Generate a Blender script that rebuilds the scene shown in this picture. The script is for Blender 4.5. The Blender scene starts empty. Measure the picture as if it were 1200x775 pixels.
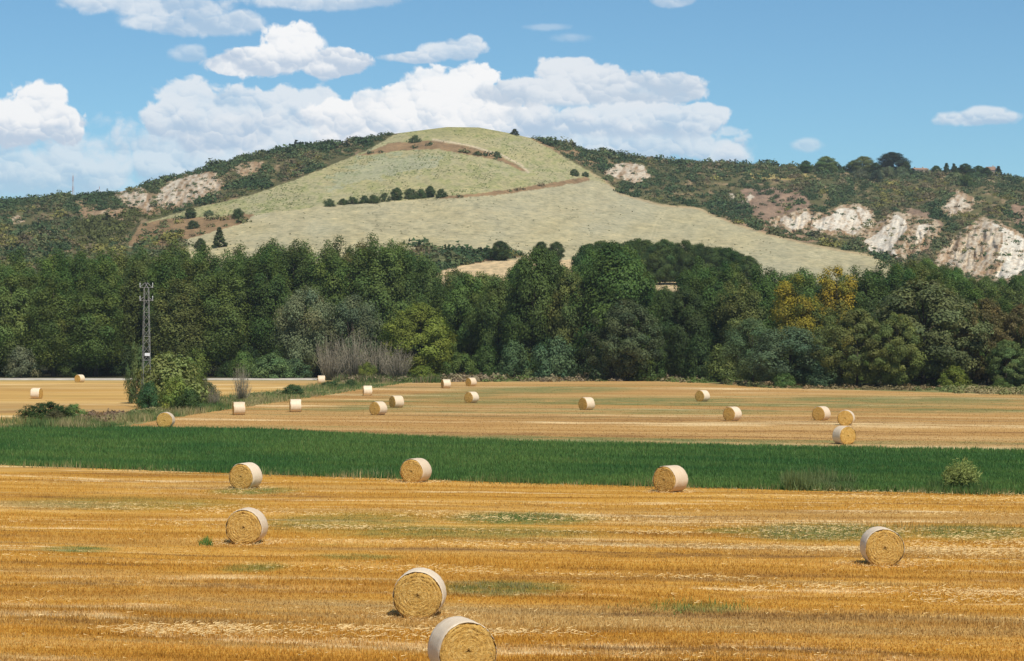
import bpy, math
import numpy as np
from mathutils import Vector

SC = bpy.context.scene
COL = SC.collection
F = 2706.0          # focal length in photograph pixels (1200 wide)
HOR = 392.0         # horizon row in the photograph
HC = 9.0            # camera height above the fields (from the 1.5 m bales)

def P(px, py, d):
    return Vector(((px - 600.0) / F * d, d, HC + (HOR - py) / F * d))
def G(px, py, z=0.0):
    d = (HC - z) * F / (py - HOR)
    return Vector(((px - 600.0) / F * d, d, z))

# ------------------------------------------------------------------ camera
cam = bpy.data.cameras.new('camera')
camo = bpy.data.objects.new('camera', cam)
COL.objects.link(camo)
camo.location = (0, 0, HC)
camo.rotation_euler = (math.radians(90), 0, 0)
cam.sensor_width = 36.0
cam.lens = 36.0 * F / 1200.0
cam.shift_y = 4.5 / 1200.0
cam.clip_start = 1.0
cam.clip_end = 60000.0
SC.camera = camo

# ------------------------------------------------------------------ node helpers
class NT:
    def __init__(self, tree):
        self.t = tree
        self.n = tree.nodes
        self.l = tree.links
    def put(self, sock, v):
        if v is None:
            return
        if hasattr(v, 'is_output'):
            self.l.new(v, sock)
        else:
            if sock.type == 'RGBA' and hasattr(v, '__len__') and len(v) == 3:
                v = (*v, 1.0)
            sock.default_value = v
    def m(self, op, a, b=None, c=None, clamp=False):
        n = self.n.new('ShaderNodeMath'); n.operation = op; n.use_clamp = clamp
        self.put(n.inputs[0], a); self.put(n.inputs[1], b); self.put(n.inputs[2], c)
        return n.outputs[0]
    def v(self, op, a, b=None, c=None):
        n = self.n.new('ShaderNodeVectorMath'); n.operation = op
        self.put(n.inputs[0], a); self.put(n.inputs[1], b)
        if c is not None:
            self.put(n.inputs[2], c)
        return n.outputs['Value'] if op in ('LENGTH', 'DOT_PRODUCT', 'DISTANCE') else n.outputs[0]
    def xyz(self, x, y, z=0.0):
        n = self.n.new('ShaderNodeCombineXYZ')
        self.put(n.inputs[0], x); self.put(n.inputs[1], y); self.put(n.inputs[2], z)
        return n.outputs[0]
    def sep(self, a):
        n = self.n.new('ShaderNodeSeparateXYZ'); self.put(n.inputs[0], a)
        return n.outputs
    def noise(self, vec, scale=1.0, detail=4.0, rough=0.55, dist=0.0, dim='3D'):
        n = self.n.new('ShaderNodeTexNoise')
        n.noise_dimensions = dim
        self.put(n.inputs['Vector'], vec)
        n.inputs['Scale'].default_value = scale; n.inputs['Detail'].default_value = detail
        n.inputs['Roughness'].default_value = rough; n.inputs['Distortion'].default_value = dist
        return n.outputs['Fac']
    def voro(self, vec, scale=1.0, detail=0.0, smooth=None, rough=0.5, dim='3D'):
        n = self.n.new('ShaderNodeTexVoronoi')
        n.voronoi_dimensions = dim
        n.feature = 'SMOOTH_F1' if smooth else 'F1'
        self.put(n.inputs['Vector'], vec)
        n.inputs['Scale'].default_value = scale; n.inputs['Detail'].default_value = detail
        n.inputs['Roughness'].default_value = rough
        if smooth:
            n.inputs['Smoothness'].default_value = smooth
        return n.outputs['Distance']
    def step(self, x, lo, hi, a=0.0, b=1.0):
        n = self.n.new('ShaderNodeMapRange'); n.interpolation_type = 'SMOOTHSTEP'
        self.put(n.inputs[0], x)
        n.inputs[1].default_value = lo; n.inputs[2].default_value = hi
        n.inputs[3].default_value = a; n.inputs[4].default_value = b
        return n.outputs[0]
    def mix(self, f, a, b, blend='MIX'):
        n = self.n.new('ShaderNodeMix'); n.data_type = 'RGBA'; n.blend_type = blend
        n.clamp_factor = True
        self.put(n.inputs[0], f); self.put(n.inputs[6], a); self.put(n.inputs[7], b)
        return n.outputs[2]
    def ramp(self, f, stops):
        n = self.n.new('ShaderNodeValToRGB')
        e = n.color_ramp.elements
        while len(e) < len(stops):
            e.new(0.5)
        for k, (p, c) in enumerate(stops):
            e[k].position = p; e[k].color = (*c, 1.0)
        self.put(n.inputs[0], f)
        return n.outputs[0]
    def attr(self, name, out='Color'):
        n = self.n.new('ShaderNodeAttribute'); n.attribute_name = name
        return n.outputs[out]
    def new(self, t):
        return self.n.new(t)

# ------------------------------------------------------------------ world: sky with fair-weather cumulus
SUN_AZ, SUN_EL = 25.0, 54.0       # behind the camera, to the right
world = bpy.data.worlds.new('World')
SC.world = world
world.use_nodes = True
w = NT(world.node_tree)
w.n.clear()
sky = w.new('ShaderNodeTexSky')
sky.sky_type = 'NISHITA'
sky.sun_disc = False
sky.sun_elevation = math.radians(SUN_EL)
sky.sun_rotation = math.radians(180.0 - SUN_AZ)
sky.altitude = 200.0
sky.air_density = 0.8
sky.dust_density = 0.0
sky.ozone_density = 1.0
tc = w.new('ShaderNodeTexCoord').outputs['Generated']
dx, dy, dz = w.sep(tc)
az = w.m('ARCTAN2', dx, dy)
hyp = w.m('SQRT', w.m('ADD', w.m('MULTIPLY', dx, dx), w.m('MULTIPLY', dy, dy)))
U = w.m('MULTIPLY', az, F)
V = w.m('MULTIPLY', w.m('ARCTAN2', dz, hyp), F)
uv = w.xyz(U, V, 0.0)
# cauliflower relief: rounded lobes of two sizes, each lit on its upper right
wn = w.new('ShaderNodeTexNoise'); wn.noise_dimensions = '2D'
w.l.new(uv, wn.inputs['Vector'])
wn.inputs['Scale'].default_value = 1 / 34.0; wn.inputs['Detail'].default_value = 3.0; wn.inputs['Roughness'].default_value = 0.6
wv = w.v('MULTIPLY', w.v('SUBTRACT', wn.outputs['Color'], (0.5, 0.5, 0.5)), (26.0, 20.0, 0.0))
uvw = w.v('ADD', uv, wv)
def lobes(vec, size):
    n = w.new('ShaderNodeTexVoronoi'); n.voronoi_dimensions = '2D'; n.feature = 'SMOOTH_F1'
    n.inputs['Scale'].default_value = 1 / size; n.inputs['Smoothness'].default_value = 0.35
    w.l.new(vec, n.inputs['Vector'])
    dlt = w.v('MULTIPLY', w.v('SUBTRACT', vec, n.outputs['Position']), (1 / size, 1 / size, 0.0))
    return w.m('SUBTRACT', 0.45, n.outputs['Distance']), w.v('DOT_PRODUCT', dlt, (0.35, 0.94, 0.0))
h1, l1 = lobes(uvw, 34.0)
h2, l2 = lobes(uvw, 13.0)
fine = w.m('SUBTRACT', w.noise(uvw, 1 / 16.0, 4.0, 0.62, dim='2D'), 0.5)
bl1 = w.m('ADD', w.m('ADD', w.m('MULTIPLY', h1, 0.75), w.m('MULTIPLY', h2, 0.30)), w.m('MULTIPLY', fine, 0.75))
grad = w.m('ADD', w.m('ADD', w.m('MULTIPLY', l1, 0.50), w.m('MULTIPLY', l2, 0.30)), w.m('MULTIPLY', fine, 0.25))
soft_n = w.noise(w.v('MULTIPLY', uv, (0.45, 1.0, 1.0)), 1 / 48.0, 4.0, 0.58, dim='2D')
def cpx(px):
    return F * math.atan((px - 600.0) / F)
def cpy(py):
    return F * math.atan((HOR - py) / F)
def density(vec, bl, blobs, amp):
    best = None
    for (cx, cy, rx, ry) in blobs:
        q = w.v('MULTIPLY', w.v('SUBTRACT', vec, (cpx(cx), cpy(cy), 0.0)), (1.0 / rx, 1.0 / ry, 0.0))
        d = w.m('SUBTRACT', 1.0, w.v('LENGTH', q))
        best = d if best is None else w.m('SMOOTH_MAX', best, d, 0.2)
    return w.m('ADD', best, w.m('MULTIPLY_ADD', bl, amp, 0.10))
# (blobs, base row, base softness, noise amount, edge softness, opacity, bright colour, shade colour)
WH = (1.0, 1.0, 1.0); WS = (0.55, 0.65, 0.78); GB = (0.84, 0.885, 0.93); GS = (0.47, 0.61, 0.77)
CLOUDS = [
 ([(40, 205, 190, 46), (220, 190, 190, 46), (350, 170, 130, 38), (-120, 200, 120, 40)], 260, 30, 0.70, 0.60, 0.72, GB, GS),
 ([(740, 172, 120, 26), (840, 178, 46, 18), (660, 160, 90, 26)], 215, 14, 0.8, 0.45, 0.78, GB, GS),
 ([(300, 160, 130, 30), (400, 165, 110, 30)], 200, 12, 0.8, 0.5, 0.72, GB, GS),
 ([(42, 134, 36, 30), (18, 150, 46, 30), (78, 150, 22, 22), (60, 120, 20, 14), (-40, 145, 50, 30)], 186, 16, 0.55, 0.22, 0.97, WH, WS),
 ([(225, 118, 46, 22), (262, 132, 60, 28), (200, 142, 34, 24), (345, 128, 62, 24), (372, 116, 30, 12), (255, 158, 60, 24)], 180, 14, 0.75, 0.30, 0.90, GB, GS),
 ([(400, 142, 40, 26), (450, 136, 50, 30), (500, 116, 46, 34), (552, 96, 30, 20), (530, 128, 62, 36), (568, 90, 20, 14), (480, 152, 110, 30), (590, 150, 60, 30)], 195, 12, 0.7, 0.20, 1.0, WH, (0.58, 0.68, 0.80)),
 ([(665, 84, 38, 18), (690, 98, 66, 22), (620, 108, 56, 18), (770, 106, 62, 18), (700, 112, 110, 18)], 124, 9, 0.62, 0.22, 0.93, (0.86, 0.89, 0.925), (0.55, 0.65, 0.77)),
 ([(760, 138, 90, 17), (825, 134, 30, 13), (640, 148, 60, 20), (700, 145, 90, 18), (800, 150, 40, 14)], 160, 9, 0.65, 0.26, 0.88, GB, GS),
 ([(342, 54, 36, 25), (390, 76, 42, 17), (300, 76, 60, 17), (352, 44, 22, 14), (268, 80, 28, 11)], 95, 6, 0.6, 0.2, 0.98, WH, WS),
 ([(110, 8, 46, 14), (195, 14, 80, 15), (240, 34, 66, 13), (282, 28, 28, 14), (180, 30, 46, 10), (140, -20, 120, 24)], 60, 14, 0.55, 0.45, 0.82, GB, GS),
 ([(380, 1, 100, 13), (400, -25, 130, 24)], 22, 8, 0.45, 0.4, 0.85, GB, GS),
 ([(528, 58, 38, 13), (485, 68, 38, 7), (550, 53, 18, 12)], 80, 4, 0.55, 0.35, 0.92, GB, GS),
 ([(790, 1, 30, 9), (800, -15, 40, 14)], 14, 4, 0.5, 0.4, 0.7, GB, GS),
 ([(1145, 144, 50, 10), (1155, 138, 25, 9)], 157, 4, 0.5, 0.4, 0.8, GB, GS),
 ([(855, 155, 13, 7), (860, 180, 26, 14), (948, 172, 20, 9)], 190, 5, 0.5, 0.6, 0.5, GB, GS),
 ([(222, 66, 24, 11)], 80, 4, 0.5, 0.5, 0.6, GB, GS),
 ([(670, 45, 26, 7), (640, 32, 30, 5)], 60, 6, 0.5, 0.8, 0.3, GB, GS),
]
sky_c = w.v('SCALE', sky.outputs[0]); sky_c.node.inputs[3].default_value = 0.085
colour = w.v('MULTIPLY', sky_c, (0.74, 1.09, 1.22))
# clouds beyond the view: the same fair-weather field going on round the sky
gen = w.noise(w.v('MULTIPLY', uv, (0.55, 1.0, 1.0)), 1 / 210.0, 5.0, 0.6, dim='2D')
gen = w.m('ADD', gen, w.m('MULTIPLY', bl1, 0.07))
band = w.step(V, 1500.0, 150.0)
outside = w.m('MAXIMUM', w.step(w.m('ABSOLUTE', U), 640.0, 820.0), w.step(V, 420.0, 560.0))
ga = w.m('MULTIPLY', w.m('MULTIPLY', w.step(gen, 0.53, 0.63), outside), w.m('MULTIPLY', band, w.step(V, -10.0, 30.0)))
gcol = w.mix(w.step(w.m('ADD', grad, gen), 0.35, 0.8), GS, GB)
colour = w.mix(ga, colour, gcol)
for (blobs, base, bsoft, amp, soft, op, cb, cs) in CLOUDS:
    d1 = density(uv, bl1, blobs, amp)
    v0 = cpy(base)
    cut = w.step(V, v0 - bsoft, v0 + bsoft * 0.6)
    top = cpy(min(b[1] - b[3] for b in blobs))
    hgt = w.step(V, v0, top)
    al = w.m('MULTIPLY', w.m('MULTIPLY', w.step(d1, 0.0, soft), cut), op)
    al = w.m('MULTIPLY', al, w.step(soft_n, 0.18, 0.5, 0.72, 1.0))
    lit = w.m('ADD', w.m('MULTIPLY', grad, 0.75), w.m('MULTIPLY', hgt, 0.70))
    lit = w.m('ADD', lit, w.m('MULTIPLY', w.m('SUBTRACT', soft_n, 0.5), 1.3))
    f = w.step(lit, -0.12, 0.62)
    colour = w.mix(al, colour, w.mix(f, cs, cb))
bg = w.new('ShaderNodeBackground')
w.l.new(colour, bg.inputs[0])
bg.inputs[1].default_value = 1.0     # the sky texture is already scaled by 0.085 above
wo = w.new('ShaderNodeOutputWorld')
w.l.new(bg.outputs[0], wo.inputs[0])
world.cycles.sampling_method = 'MANUAL'
world.cycles.sample_map_resolution = 256

# ------------------------------------------------------------------ sun
sl = bpy.data.lights.new('sun', 'SUN')
sl.energy = 4.8
sl.angle = math.radians(0.53)
sl.color = (1.0, 0.945, 0.85)
so = bpy.data.objects.new('sun', sl)
COL.objects.link(so)
a_, e_ = math.radians(SUN_AZ), math.radians(SUN_EL)
sun_dir = Vector((math.sin(a_) * math.cos(e_), -math.cos(a_) * math.cos(e_), math.sin(e_)))
so.rotation_euler = sun_dir.to_track_quat('Z', 'Y').to_euler()
so.location = sun_dir * 60

SC.view_settings.view_transform = 'Standard'
SC.view_settings.look = 'None'
SC.view_settings.exposure = 0.0
SC.view_settings.gamma = 1.0
SC.view_settings.use_curve_mapping = False
SC.render.engine = 'CYCLES'
SC.cycles.max_bounces = 5
SC.cycles.diffuse_bounces = 3
SC.cycles.glossy_bounces = 1
SC.cycles.transmission_bounces = 3
SC.cycles.volume_bounces = 0
SC.cycles.sample_clamp_indirect = 6.0
SC.cycles.use_denoising = True
SC.cycles.denoiser = 'OPENIMAGEDENOISE'
SC.cycles.use_adaptive_sampling = False

# ------------------------------------------------------------------ object helpers
def set_props(o, label=None, cat=None, group=None, kind=None):
    if label: o['label'] = label
    if cat: o['category'] = cat
    if group: o['group'] = group
    if kind: o['kind'] = kind
    return o
def np_mesh(name, verts, faces, mat=None, smooth=False, vcol=None):
    verts = np.asarray(verts, dtype=np.float32)
    faces = np.asarray(faces, dtype=np.int32)
    k = faces.shape[1]
    me = bpy.data.meshes.new(name)
    me.vertices.add(len(verts))
    me.vertices.foreach_set('co', verts.ravel())
    me.loops.add(faces.size)
    me.loops.foreach_set('vertex_index', faces.ravel())
    me.polygons.add(len(faces))
    me.polygons.foreach_set('loop_start', np.arange(0, faces.size, k, dtype=np.int32))
    me.polygons.foreach_set('loop_total', np.full(len(faces), k, dtype=np.int32))
    me.update(calc_edges=True)
    if smooth:
        me.polygons.foreach_set('use_smooth', np.ones(len(faces), dtype=bool))
    if vcol is not None:
        at = me.color_attributes.new('tint', 'FLOAT_COLOR', 'POINT')
        c = np.ones((len(verts), 4), dtype=np.float32)
        vcol = np.asarray(vcol)
        c[:, :vcol.shape[1]] = vcol
        at.data.foreach_set('color', c.ravel())
    if mat:
        me.materials.append(mat)
    return me
def add(name, me, parent=None, loc=None, rot=None):
    o = bpy.data.objects.new(name, me)
    COL.objects.link(o)
    if parent: o.parent = parent
    if loc is not None: o.location = loc
    if rot is not None: o.rotation_euler = rot
    return o
def empty(name, loc, rz=0.0):
    o = bpy.data.objects.new(name, None)
    COL.objects.link(o)
    o.location = loc
    o.rotation_euler = (0, 0, rz)
    o.empty_display_size = 0.5
    return o
class Tubes:
    """tapered tubes and boxes collected into one mesh (quads)"""
    def __init__(self):
        self.v = []; self.f = []
    def tube(self, pts, radii, n=7):
        pts = [Vector(p) for p in pts]
        base = len(self.v)
        for i, p in enumerate(pts):
            t = (pts[min(i + 1, len(pts) - 1)] - pts[max(i - 1, 0)]).normalized()
            u = t.cross(Vector((0.31, 0.87, 0.11))).normalized()
            b = t.cross(u)
            for k in range(n):
                a = 2 * math.pi * k / n
                self.v.append(p + (u * math.cos(a) + b * math.sin(a)) * radii[i])
        for i in range(len(pts) - 1):
            for k in range(n):
                a0 = base + i * n + k; a1 = base + i * n + (k + 1) % n
                self.f.append((a0, a1, a1 + n, a0 + n))
        for row, flip in ((0, True), (len(pts) - 1, False)):
            c = len(self.v); self.v.append(pts[row])
            for k in range(0, n):
                a0 = base + row * n + k; a1 = base + row * n + (k + 1) % n
                self.f.append((c, a1, a0, a0) if flip else (c, a0, a1, a1))
    def box(self, c, s, rz=0.0):
        base = len(self.v)
        cr, sr = math.cos(rz), math.sin(rz)
        for X in (-.5, .5):
            for Y in (-.5, .5):
                for Z in (-.5, .5):
                    x, y = X * s[0], Y * s[1]
                    self.v.append(Vector((c[0] + x * cr - y * sr, c[1] + x * sr + y * cr, c[2] + Z * s[2])))
        for q in ((0, 1, 3, 2), (4, 6, 7, 5), (0, 4, 5, 1), (2, 3, 7, 6), (0, 2, 6, 4), (1, 5, 7, 3)):
            self.f.append(tuple(base + i for i in q))
    def mesh(self, name, mat, smooth=True):
        me = bpy.data.meshes.new(name)
        fs = []
        for q in self.f:
            r = []
            for i in q:
                if i not in r: r.append(i)
            fs.append(tuple(r))
        me.from_pydata([tuple(p) for p in self.v], [], fs)
        if smooth:
            me.polygons.foreach_set('use_smooth', [True] * len(me.polygons))
        me.materials.append(mat)
        return me
# smooth numpy value noise (lattice, cubic blend)
def vnoise(x, y, seed=0):
    x = np.asarray(x, dtype=np.float64); y = np.asarray(y, dtype=np.float64)
    xi = np.floor(x).astype(np.int64); yi = np.floor(y).astype(np.int64)
    fx = x - xi; fy = y - yi
    fx = fx * fx * (3 - 2 * fx); fy = fy * fy * (3 - 2 * fy)
    def h(i, j):
        n = (i * 374761393 + j * 668265263 + seed * 1442695041) & 0x7fffffff
        n = ((n ^ (n >> 13)) * 1274126177) & 0x7fffffff
        n = (n ^ (n >> 16)) & 0xffffff
        return n / float(0xffffff)
    return (h(xi, yi) * (1 - fx) + h(xi + 1, yi) * fx) * (1 - fy) + (h(xi, yi + 1) * (1 - fx) + h(xi + 1, yi + 1) * fx) * fy
def fbm(x, y, seed=0, octv=4, gain=0.5):
    s = 0; a = 1.0; t = 0
    for k in range(octv):
        s = s + a * vnoise(x * 2 ** k, y * 2 ** k, seed + 17 * k); t += a; a *= gain
    return s / t
def inpoly(px, py, poly):
    r = np.zeros(px.shape, dtype=bool)
    n = len(poly)
    for i in range(n):
        x1, y1 = poly[i]; x2, y2 = poly[(i + 1) % n]
        if y1 == y2: continue
        c = ((y1 > py) != (y2 > py)) & (px < (x2 - x1) * (py - y1) / (y2 - y1) + x1)
        r ^= c
    return r
def curve(pts):
    xs = [p[0] for p in pts]; ys = [p[1] for p in pts]
    return lambda x: np.interp(x, xs, ys)

# ------------------------------------------------------------------ materials
def new_mat(name):
    m = bpy.data.materials.new(name)
    m.use_nodes = True
    nt = NT(m.node_tree)
    nt.n.clear()
    out = nt.new('ShaderNodeOutputMaterial')
    return m, nt, out
def principled(nt, out, col, rough=0.9, spec=0.15, bump=None, bdist=0.02, metal=0.0):
    b = nt.new('ShaderNodeBsdfPrincipled')
    nt.put(b.inputs['Base Color'], col)
    nt.put(b.inputs['Roughness'], rough)
    b.inputs['Specular IOR Level'].default_value = spec
    b.inputs['Metallic'].default_value = metal
    if bump is not None:
        bn = nt.new('ShaderNodeBump')
        bn.inputs['Strength'].default_value = 1.0
        bn.inputs['Distance'].default_value = bdist
        nt.put(bn.inputs['Height'], bump)
        nt.l.new(bn.outputs[0], b.inputs['Normal'])
    nt.l.new(b.outputs[0], out.inputs[0])
    return b
def leaf_mat(name, trans=0.30, objcol=True, sheen=0.12):
    m, nt, out = new_mat(name)
    col = nt.attr('tint')
    if objcol:
        oi = nt.new('ShaderNodeObjectInfo')
        col = nt.mix(1.0, col, oi.outputs['Color'], 'MULTIPLY')
    b = nt.new('ShaderNodeBsdfPrincipled')
    nt.put(b.inputs['Base Color'], col)
    b.inputs['Roughness'].default_value = 0.55
    b.inputs['Specular IOR Level'].default_value = sheen
    t = nt.new('ShaderNodeBsdfTranslucent')
    nt.put(t.inputs[0], nt.mix(1.0, col, (1.15, 1.25, 0.6), 'MULTIPLY'))
    mx = nt.new('ShaderNodeMixShader')
    mx.inputs[0].default_value = trans
    nt.l.new(b.outputs[0], mx.inputs[1]); nt.l.new(t.outputs[0], mx.inputs[2])
    nt.l.new(mx.outputs[0], out.inputs[0])
    return m
MAT = {}
MAT['leaf'] = leaf_mat('leaves')
MAT['scrub'] = leaf_mat('scrub_leaves', 0.15, False, 0.1)
MAT['blade'] = leaf_mat('crop_blades', 0.25, False, 0.2)
m, nt, out = new_mat('bark')
pos = nt.new('ShaderNodeTexCoord').outputs['Object']
n1 = nt.noise(nt.v('MULTIPLY', pos, (3.0, 3.0, 0.6)), 1.5, 5)
principled(nt, out, nt.ramp(n1, [(0.3, (0.035, 0.028, 0.02)), (0.7, (0.13, 0.11, 0.085))]), 0.95, 0.1, n1, 0.05)
MAT['bark'] = m
m, nt, out = new_mat('dry_twigs')
pos = nt.new('ShaderNodeTexCoord').outputs['Object']
n1 = nt.noise(pos, 1.2, 4)
principled(nt, out, nt.ramp(n1, [(0.3, (0.18, 0.155, 0.105)), (0.7, (0.34, 0.30, 0.22))]), 0.95, 0.1)
MAT['twig'] = m
m, nt, out = new_mat('galvanised_steel')
pos = nt.new('ShaderNodeTexCoord').outputs['Object']
n1 = nt.noise(pos, 4.0, 4)
principled(nt, out, nt.ramp(n1, [(0.3, (0.22, 0.22, 0.21)), (0.7, (0.38, 0.37, 0.35))]), 0.6, 0.3)
MAT['steel'] = m
m, nt, out = new_mat('white_enamel')
pos = nt.new('ShaderNodeTexCoord').outputs['Object']
n1 = nt.noise(pos, 6.0, 3)
principled(nt, out, nt.ramp(n1, [(0.2, (0.62, 0.62, 0.62)), (0.8, (0.78, 0.78, 0.77))]), 0.5, 0.4)
MAT['enamel'] = m
m, nt, out = new_mat('house_plaster')
pos = nt.new('ShaderNodeTexCoord').outputs['Object']
n1 = nt.noise(pos, 0.8, 5)
principled(nt, out, nt.ramp(n1, [(0.3, (0.45, 0.36, 0.27)), (0.7, (0.58, 0.48, 0.37))]), 0.9, 0.1)
MAT['plaster'] = m
m, nt, out = new_mat('roof_tiles')
pos = nt.new('ShaderNodeTexCoord').outputs['Object']
n1 = nt.noise(pos, 1.5, 5)
principled(nt, out, nt.ramp(n1, [(0.3, (0.27, 0.16, 0.11)), (0.7, (0.36, 0.24, 0.17))]), 0.9, 0.1)
MAT['roof'] = m
m, nt, out = new_mat('dark_glass')
pos = nt.new('ShaderNodeTexCoord').outputs['Object']
n1 = nt.noise(pos, 1.5, 2)
principled(nt, out, nt.ramp(n1, [(0.3, (0.02, 0.02, 0.02)), (0.7, (0.05, 0.05, 0.05))]), 0.15, 0.5)
MAT['glass'] = m

# straw-coloured ground: the same pattern of mown rows feeds the soil sheet and the stubble standing on it
def straw_colour(nt, angle, patches=(), weed_lo=0.56, sc=1.0, pale_amt=1.0, off=0.0, green=(0.085, 0.125, 0.035), pal=None):
    pos = nt.new('ShaderNodeNewGeometry').outputs['Position']
    x, y, z = nt.sep(pos)
    ca, sa = math.cos(angle), math.sin(angle)
    wob = nt.m('MULTIPLY', nt.m('SUBTRACT', nt.noise(nt.xyz(x, y, 3.1), 0.07, 2), 0.5), 4.0)
    a = nt.m('ADD', nt.m('MULTIPLY', x, ca), nt.m('MULTIPLY', y, sa))
    b = nt.m('ADD', nt.m('ADD', nt.m('MULTIPLY', x, -sa), nt.m('MULTIPLY', y, ca)), wob)
    def st(fa, fb, o, det=5, rough=0.6):
        return nt.noise(nt.xyz(nt.m('MULTIPLY', a, fa * sc), nt.m('MULTIPLY', b, fb * sc), o + off), 1.0, det, rough)
    n1 = st(0.05, 0.42, 1.0)
    n2 = st(0.35, 1.3, 7.0, 6, 0.65)
    n3 = st(0.9, 1.2, 11.0, 6, 0.7)
    grain = nt.noise(pos, 7.0, 3, 0.7)
    t = nt.m('ADD', nt.m('MULTIPLY', n1, 0.62), nt.m('ADD', nt.m('MULTIPLY', n2, 0.26), nt.m('MULTIPLY', grain, 0.16)))
    col = nt.ramp(t, pal or [(0.36, (0.24, 0.108, 0.022)), (0.45, (0.45, 0.222, 0.036)), (0.53, (0.56, 0.295, 0.050)), (0.64, (0.67, 0.405, 0.115))])
    # broad stretches where the straw has bleached or gone dull
    big = st(0.02, 0.075, 61.0, 3)
    col = nt.mix(nt.step(big, 0.50, 0.66, 0.0, 0.5), col, nt.mix(n2, (0.36, 0.245, 0.105), (0.56, 0.42, 0.21)))
    col = nt.mix(nt.step(st(0.03, 0.11, 71.0, 3), 0.53, 0.68, 0.0, 0.55), col, nt.mix(n2, (0.30, 0.145, 0.035), (0.50, 0.255, 0.055)))
    # trodden greyish wheel rows
    gr = nt.step(st(0.03, 0.55, 21.0, 4), 0.56, 0.66)
    col = nt.mix(nt.m('MULTIPLY', gr, 0.5), col, (0.40, 0.28, 0.125))
    # pale windrows of loose straw left by the baler
    pl = nt.m('MULTIPLY', nt.step(st(0.045, 0.30, 31.0, 4, 0.55), 0.54, 0.65), nt.step(nt.m('ADD', n2, nt.m('MULTIPLY', grain, 0.3)), 0.54, 0.80))
    col = nt.mix(nt.m('MULTIPLY', pl, 0.82 * pale_amt), col, (0.88, 0.68, 0.37))
    # brown bare soil streaks
    br = nt.m('MULTIPLY', nt.step(st(0.05, 0.40, 41.0, 4), 0.54, 0.66), nt.step(n3, 0.35, 0.58))
    col = nt.mix(nt.m('MULTIPLY', br, 0.75), col, (0.24, 0.125, 0.045))
    # green weeds coming through
    wd = nt.step(st(0.035, 0.16, 51.0, 4), weed_lo, weed_lo + 0.14)
    for (cx, cy, rx, ry, amt) in patches:
        q = nt.v('MULTIPLY', nt.v('SUBTRACT', nt.xyz(a, b, 0.0), (cx * ca + cy * sa, -cx * sa + cy * ca, 0.0)), (1.0 / rx, 1.0 / ry, 0.0))
        wd = nt.m('MAXIMUM', wd, nt.m('MULTIPLY', nt.step(nt.v('LENGTH', q), 1.25, 0.45), amt))
    wd = nt.m('MULTIPLY', wd, nt.step(nt.m('ADD', nt.m('MULTIPLY', n3, 0.7), nt.m('MULTIPLY', grain, 0.3)), 0.36, 0.56, 0.1, 1.0))
    col = nt.mix(nt.m('MULTIPLY', wd, 0.85), col, nt.mix(grain, green, tuple(c * 1.9 for c in green)))
    return col, n2, grain
def straw_mat(name, angle, leafy=False, **kw):
    m, nt, out = new_mat(name)
    col, n2, grain = straw_colour(nt, angle, **kw)
    if leafy:
        col = nt.mix(1.0, col, nt.attr('tint'), 'MULTIPLY')
        b = nt.new('ShaderNodeBsdfDiffuse'); nt.put(b.inputs[0], col)
        t = nt.new('ShaderNodeBsdfTranslucent'); nt.put(t.inputs[0], col)
        mx = nt.new('ShaderNodeMixShader'); mx.inputs[0].default_value = 0.3
        nt.l.new(b.outputs[0], mx.inputs[1]); nt.l.new(t.outputs[0], mx.inputs[2])
        nt.l.new(mx.outputs[0], out.inputs[0])
    else:
        h = nt.m('ADD', n2, nt.m('MULTIPLY', grain, 0.6))
        principled(nt, out, col, 0.95, 0.05, h, 0.12)
    return m
R15 = math.radians(-11)
def patch(px, py, wpx, hpx, amt):
    c = G(px, py)
    return (c.x, c.y, wpx / F * c.y, hpx * c.y * c.y / (HC * F), amt)
PATCH_NEAR = [patch(*q) for q in ((610, 608, 100, 8, 1.0), (540, 624, 180, 9, 0.75), (590, 689, 85, 11, 0.9), (965, 624, 110, 11, 0.95),
    (1140, 625, 90, 9, 0.9), (400, 612, 110, 12, 0.65), (90, 644, 50, 4, 1.0), (300, 665, 40, 6, 0.8), (150, 590, 160, 8, 0.55), (820, 712, 60, 7, 0.6), (860, 622, 40, 4, 0.8), (300, 575, 55, 5, 0.9), (420, 652, 60, 4, 0.7))]
PATCH_FAR = [patch(*q) for q in ((640, 457, 110, 5, 1.0), (540, 463, 70, 6, 0.8), (620, 470, 150, 5, 0.8), (760, 469, 150, 4, 1.0), (1050, 469, 190, 5, 1.0), (1000, 476, 150, 3, 0.8), (1130, 481, 110, 3, 0.9), (430, 478, 70, 5, 0.8))]
MAT['stubble_near'] = straw_mat('stubble_near', R15, patches=PATCH_NEAR, weed_lo=0.62)
MAT['stubble_stalks'] = straw_mat('stubble_stalks', R15, leafy=True, patches=PATCH_NEAR, weed_lo=0.62)
MAT['stubble_far'] = straw_mat('stubble_far', math.radians(-15), patches=PATCH_FAR, weed_lo=0.53, sc=0.24, off=77.0, pal=[(0.34, (0.23, 0.120, 0.042)), (0.44, (0.39, 0.212, 0.070)), (0.54, (0.50, 0.292, 0.100)), (0.66, (0.60, 0.39, 0.165))], green=(0.105, 0.130, 0.045))
MAT['stubble_far_stalks'] = straw_mat('stubble_far_stalks', math.radians(-15), leafy=True, patches=PATCH_FAR, weed_lo=0.53, sc=0.24, off=77.0, pal=[(0.34, (0.23, 0.120, 0.042)), (0.44, (0.39, 0.212, 0.070)), (0.54, (0.50, 0.292, 0.100)), (0.66, (0.60, 0.39, 0.165))], green=(0.105, 0.130, 0.045))
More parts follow.
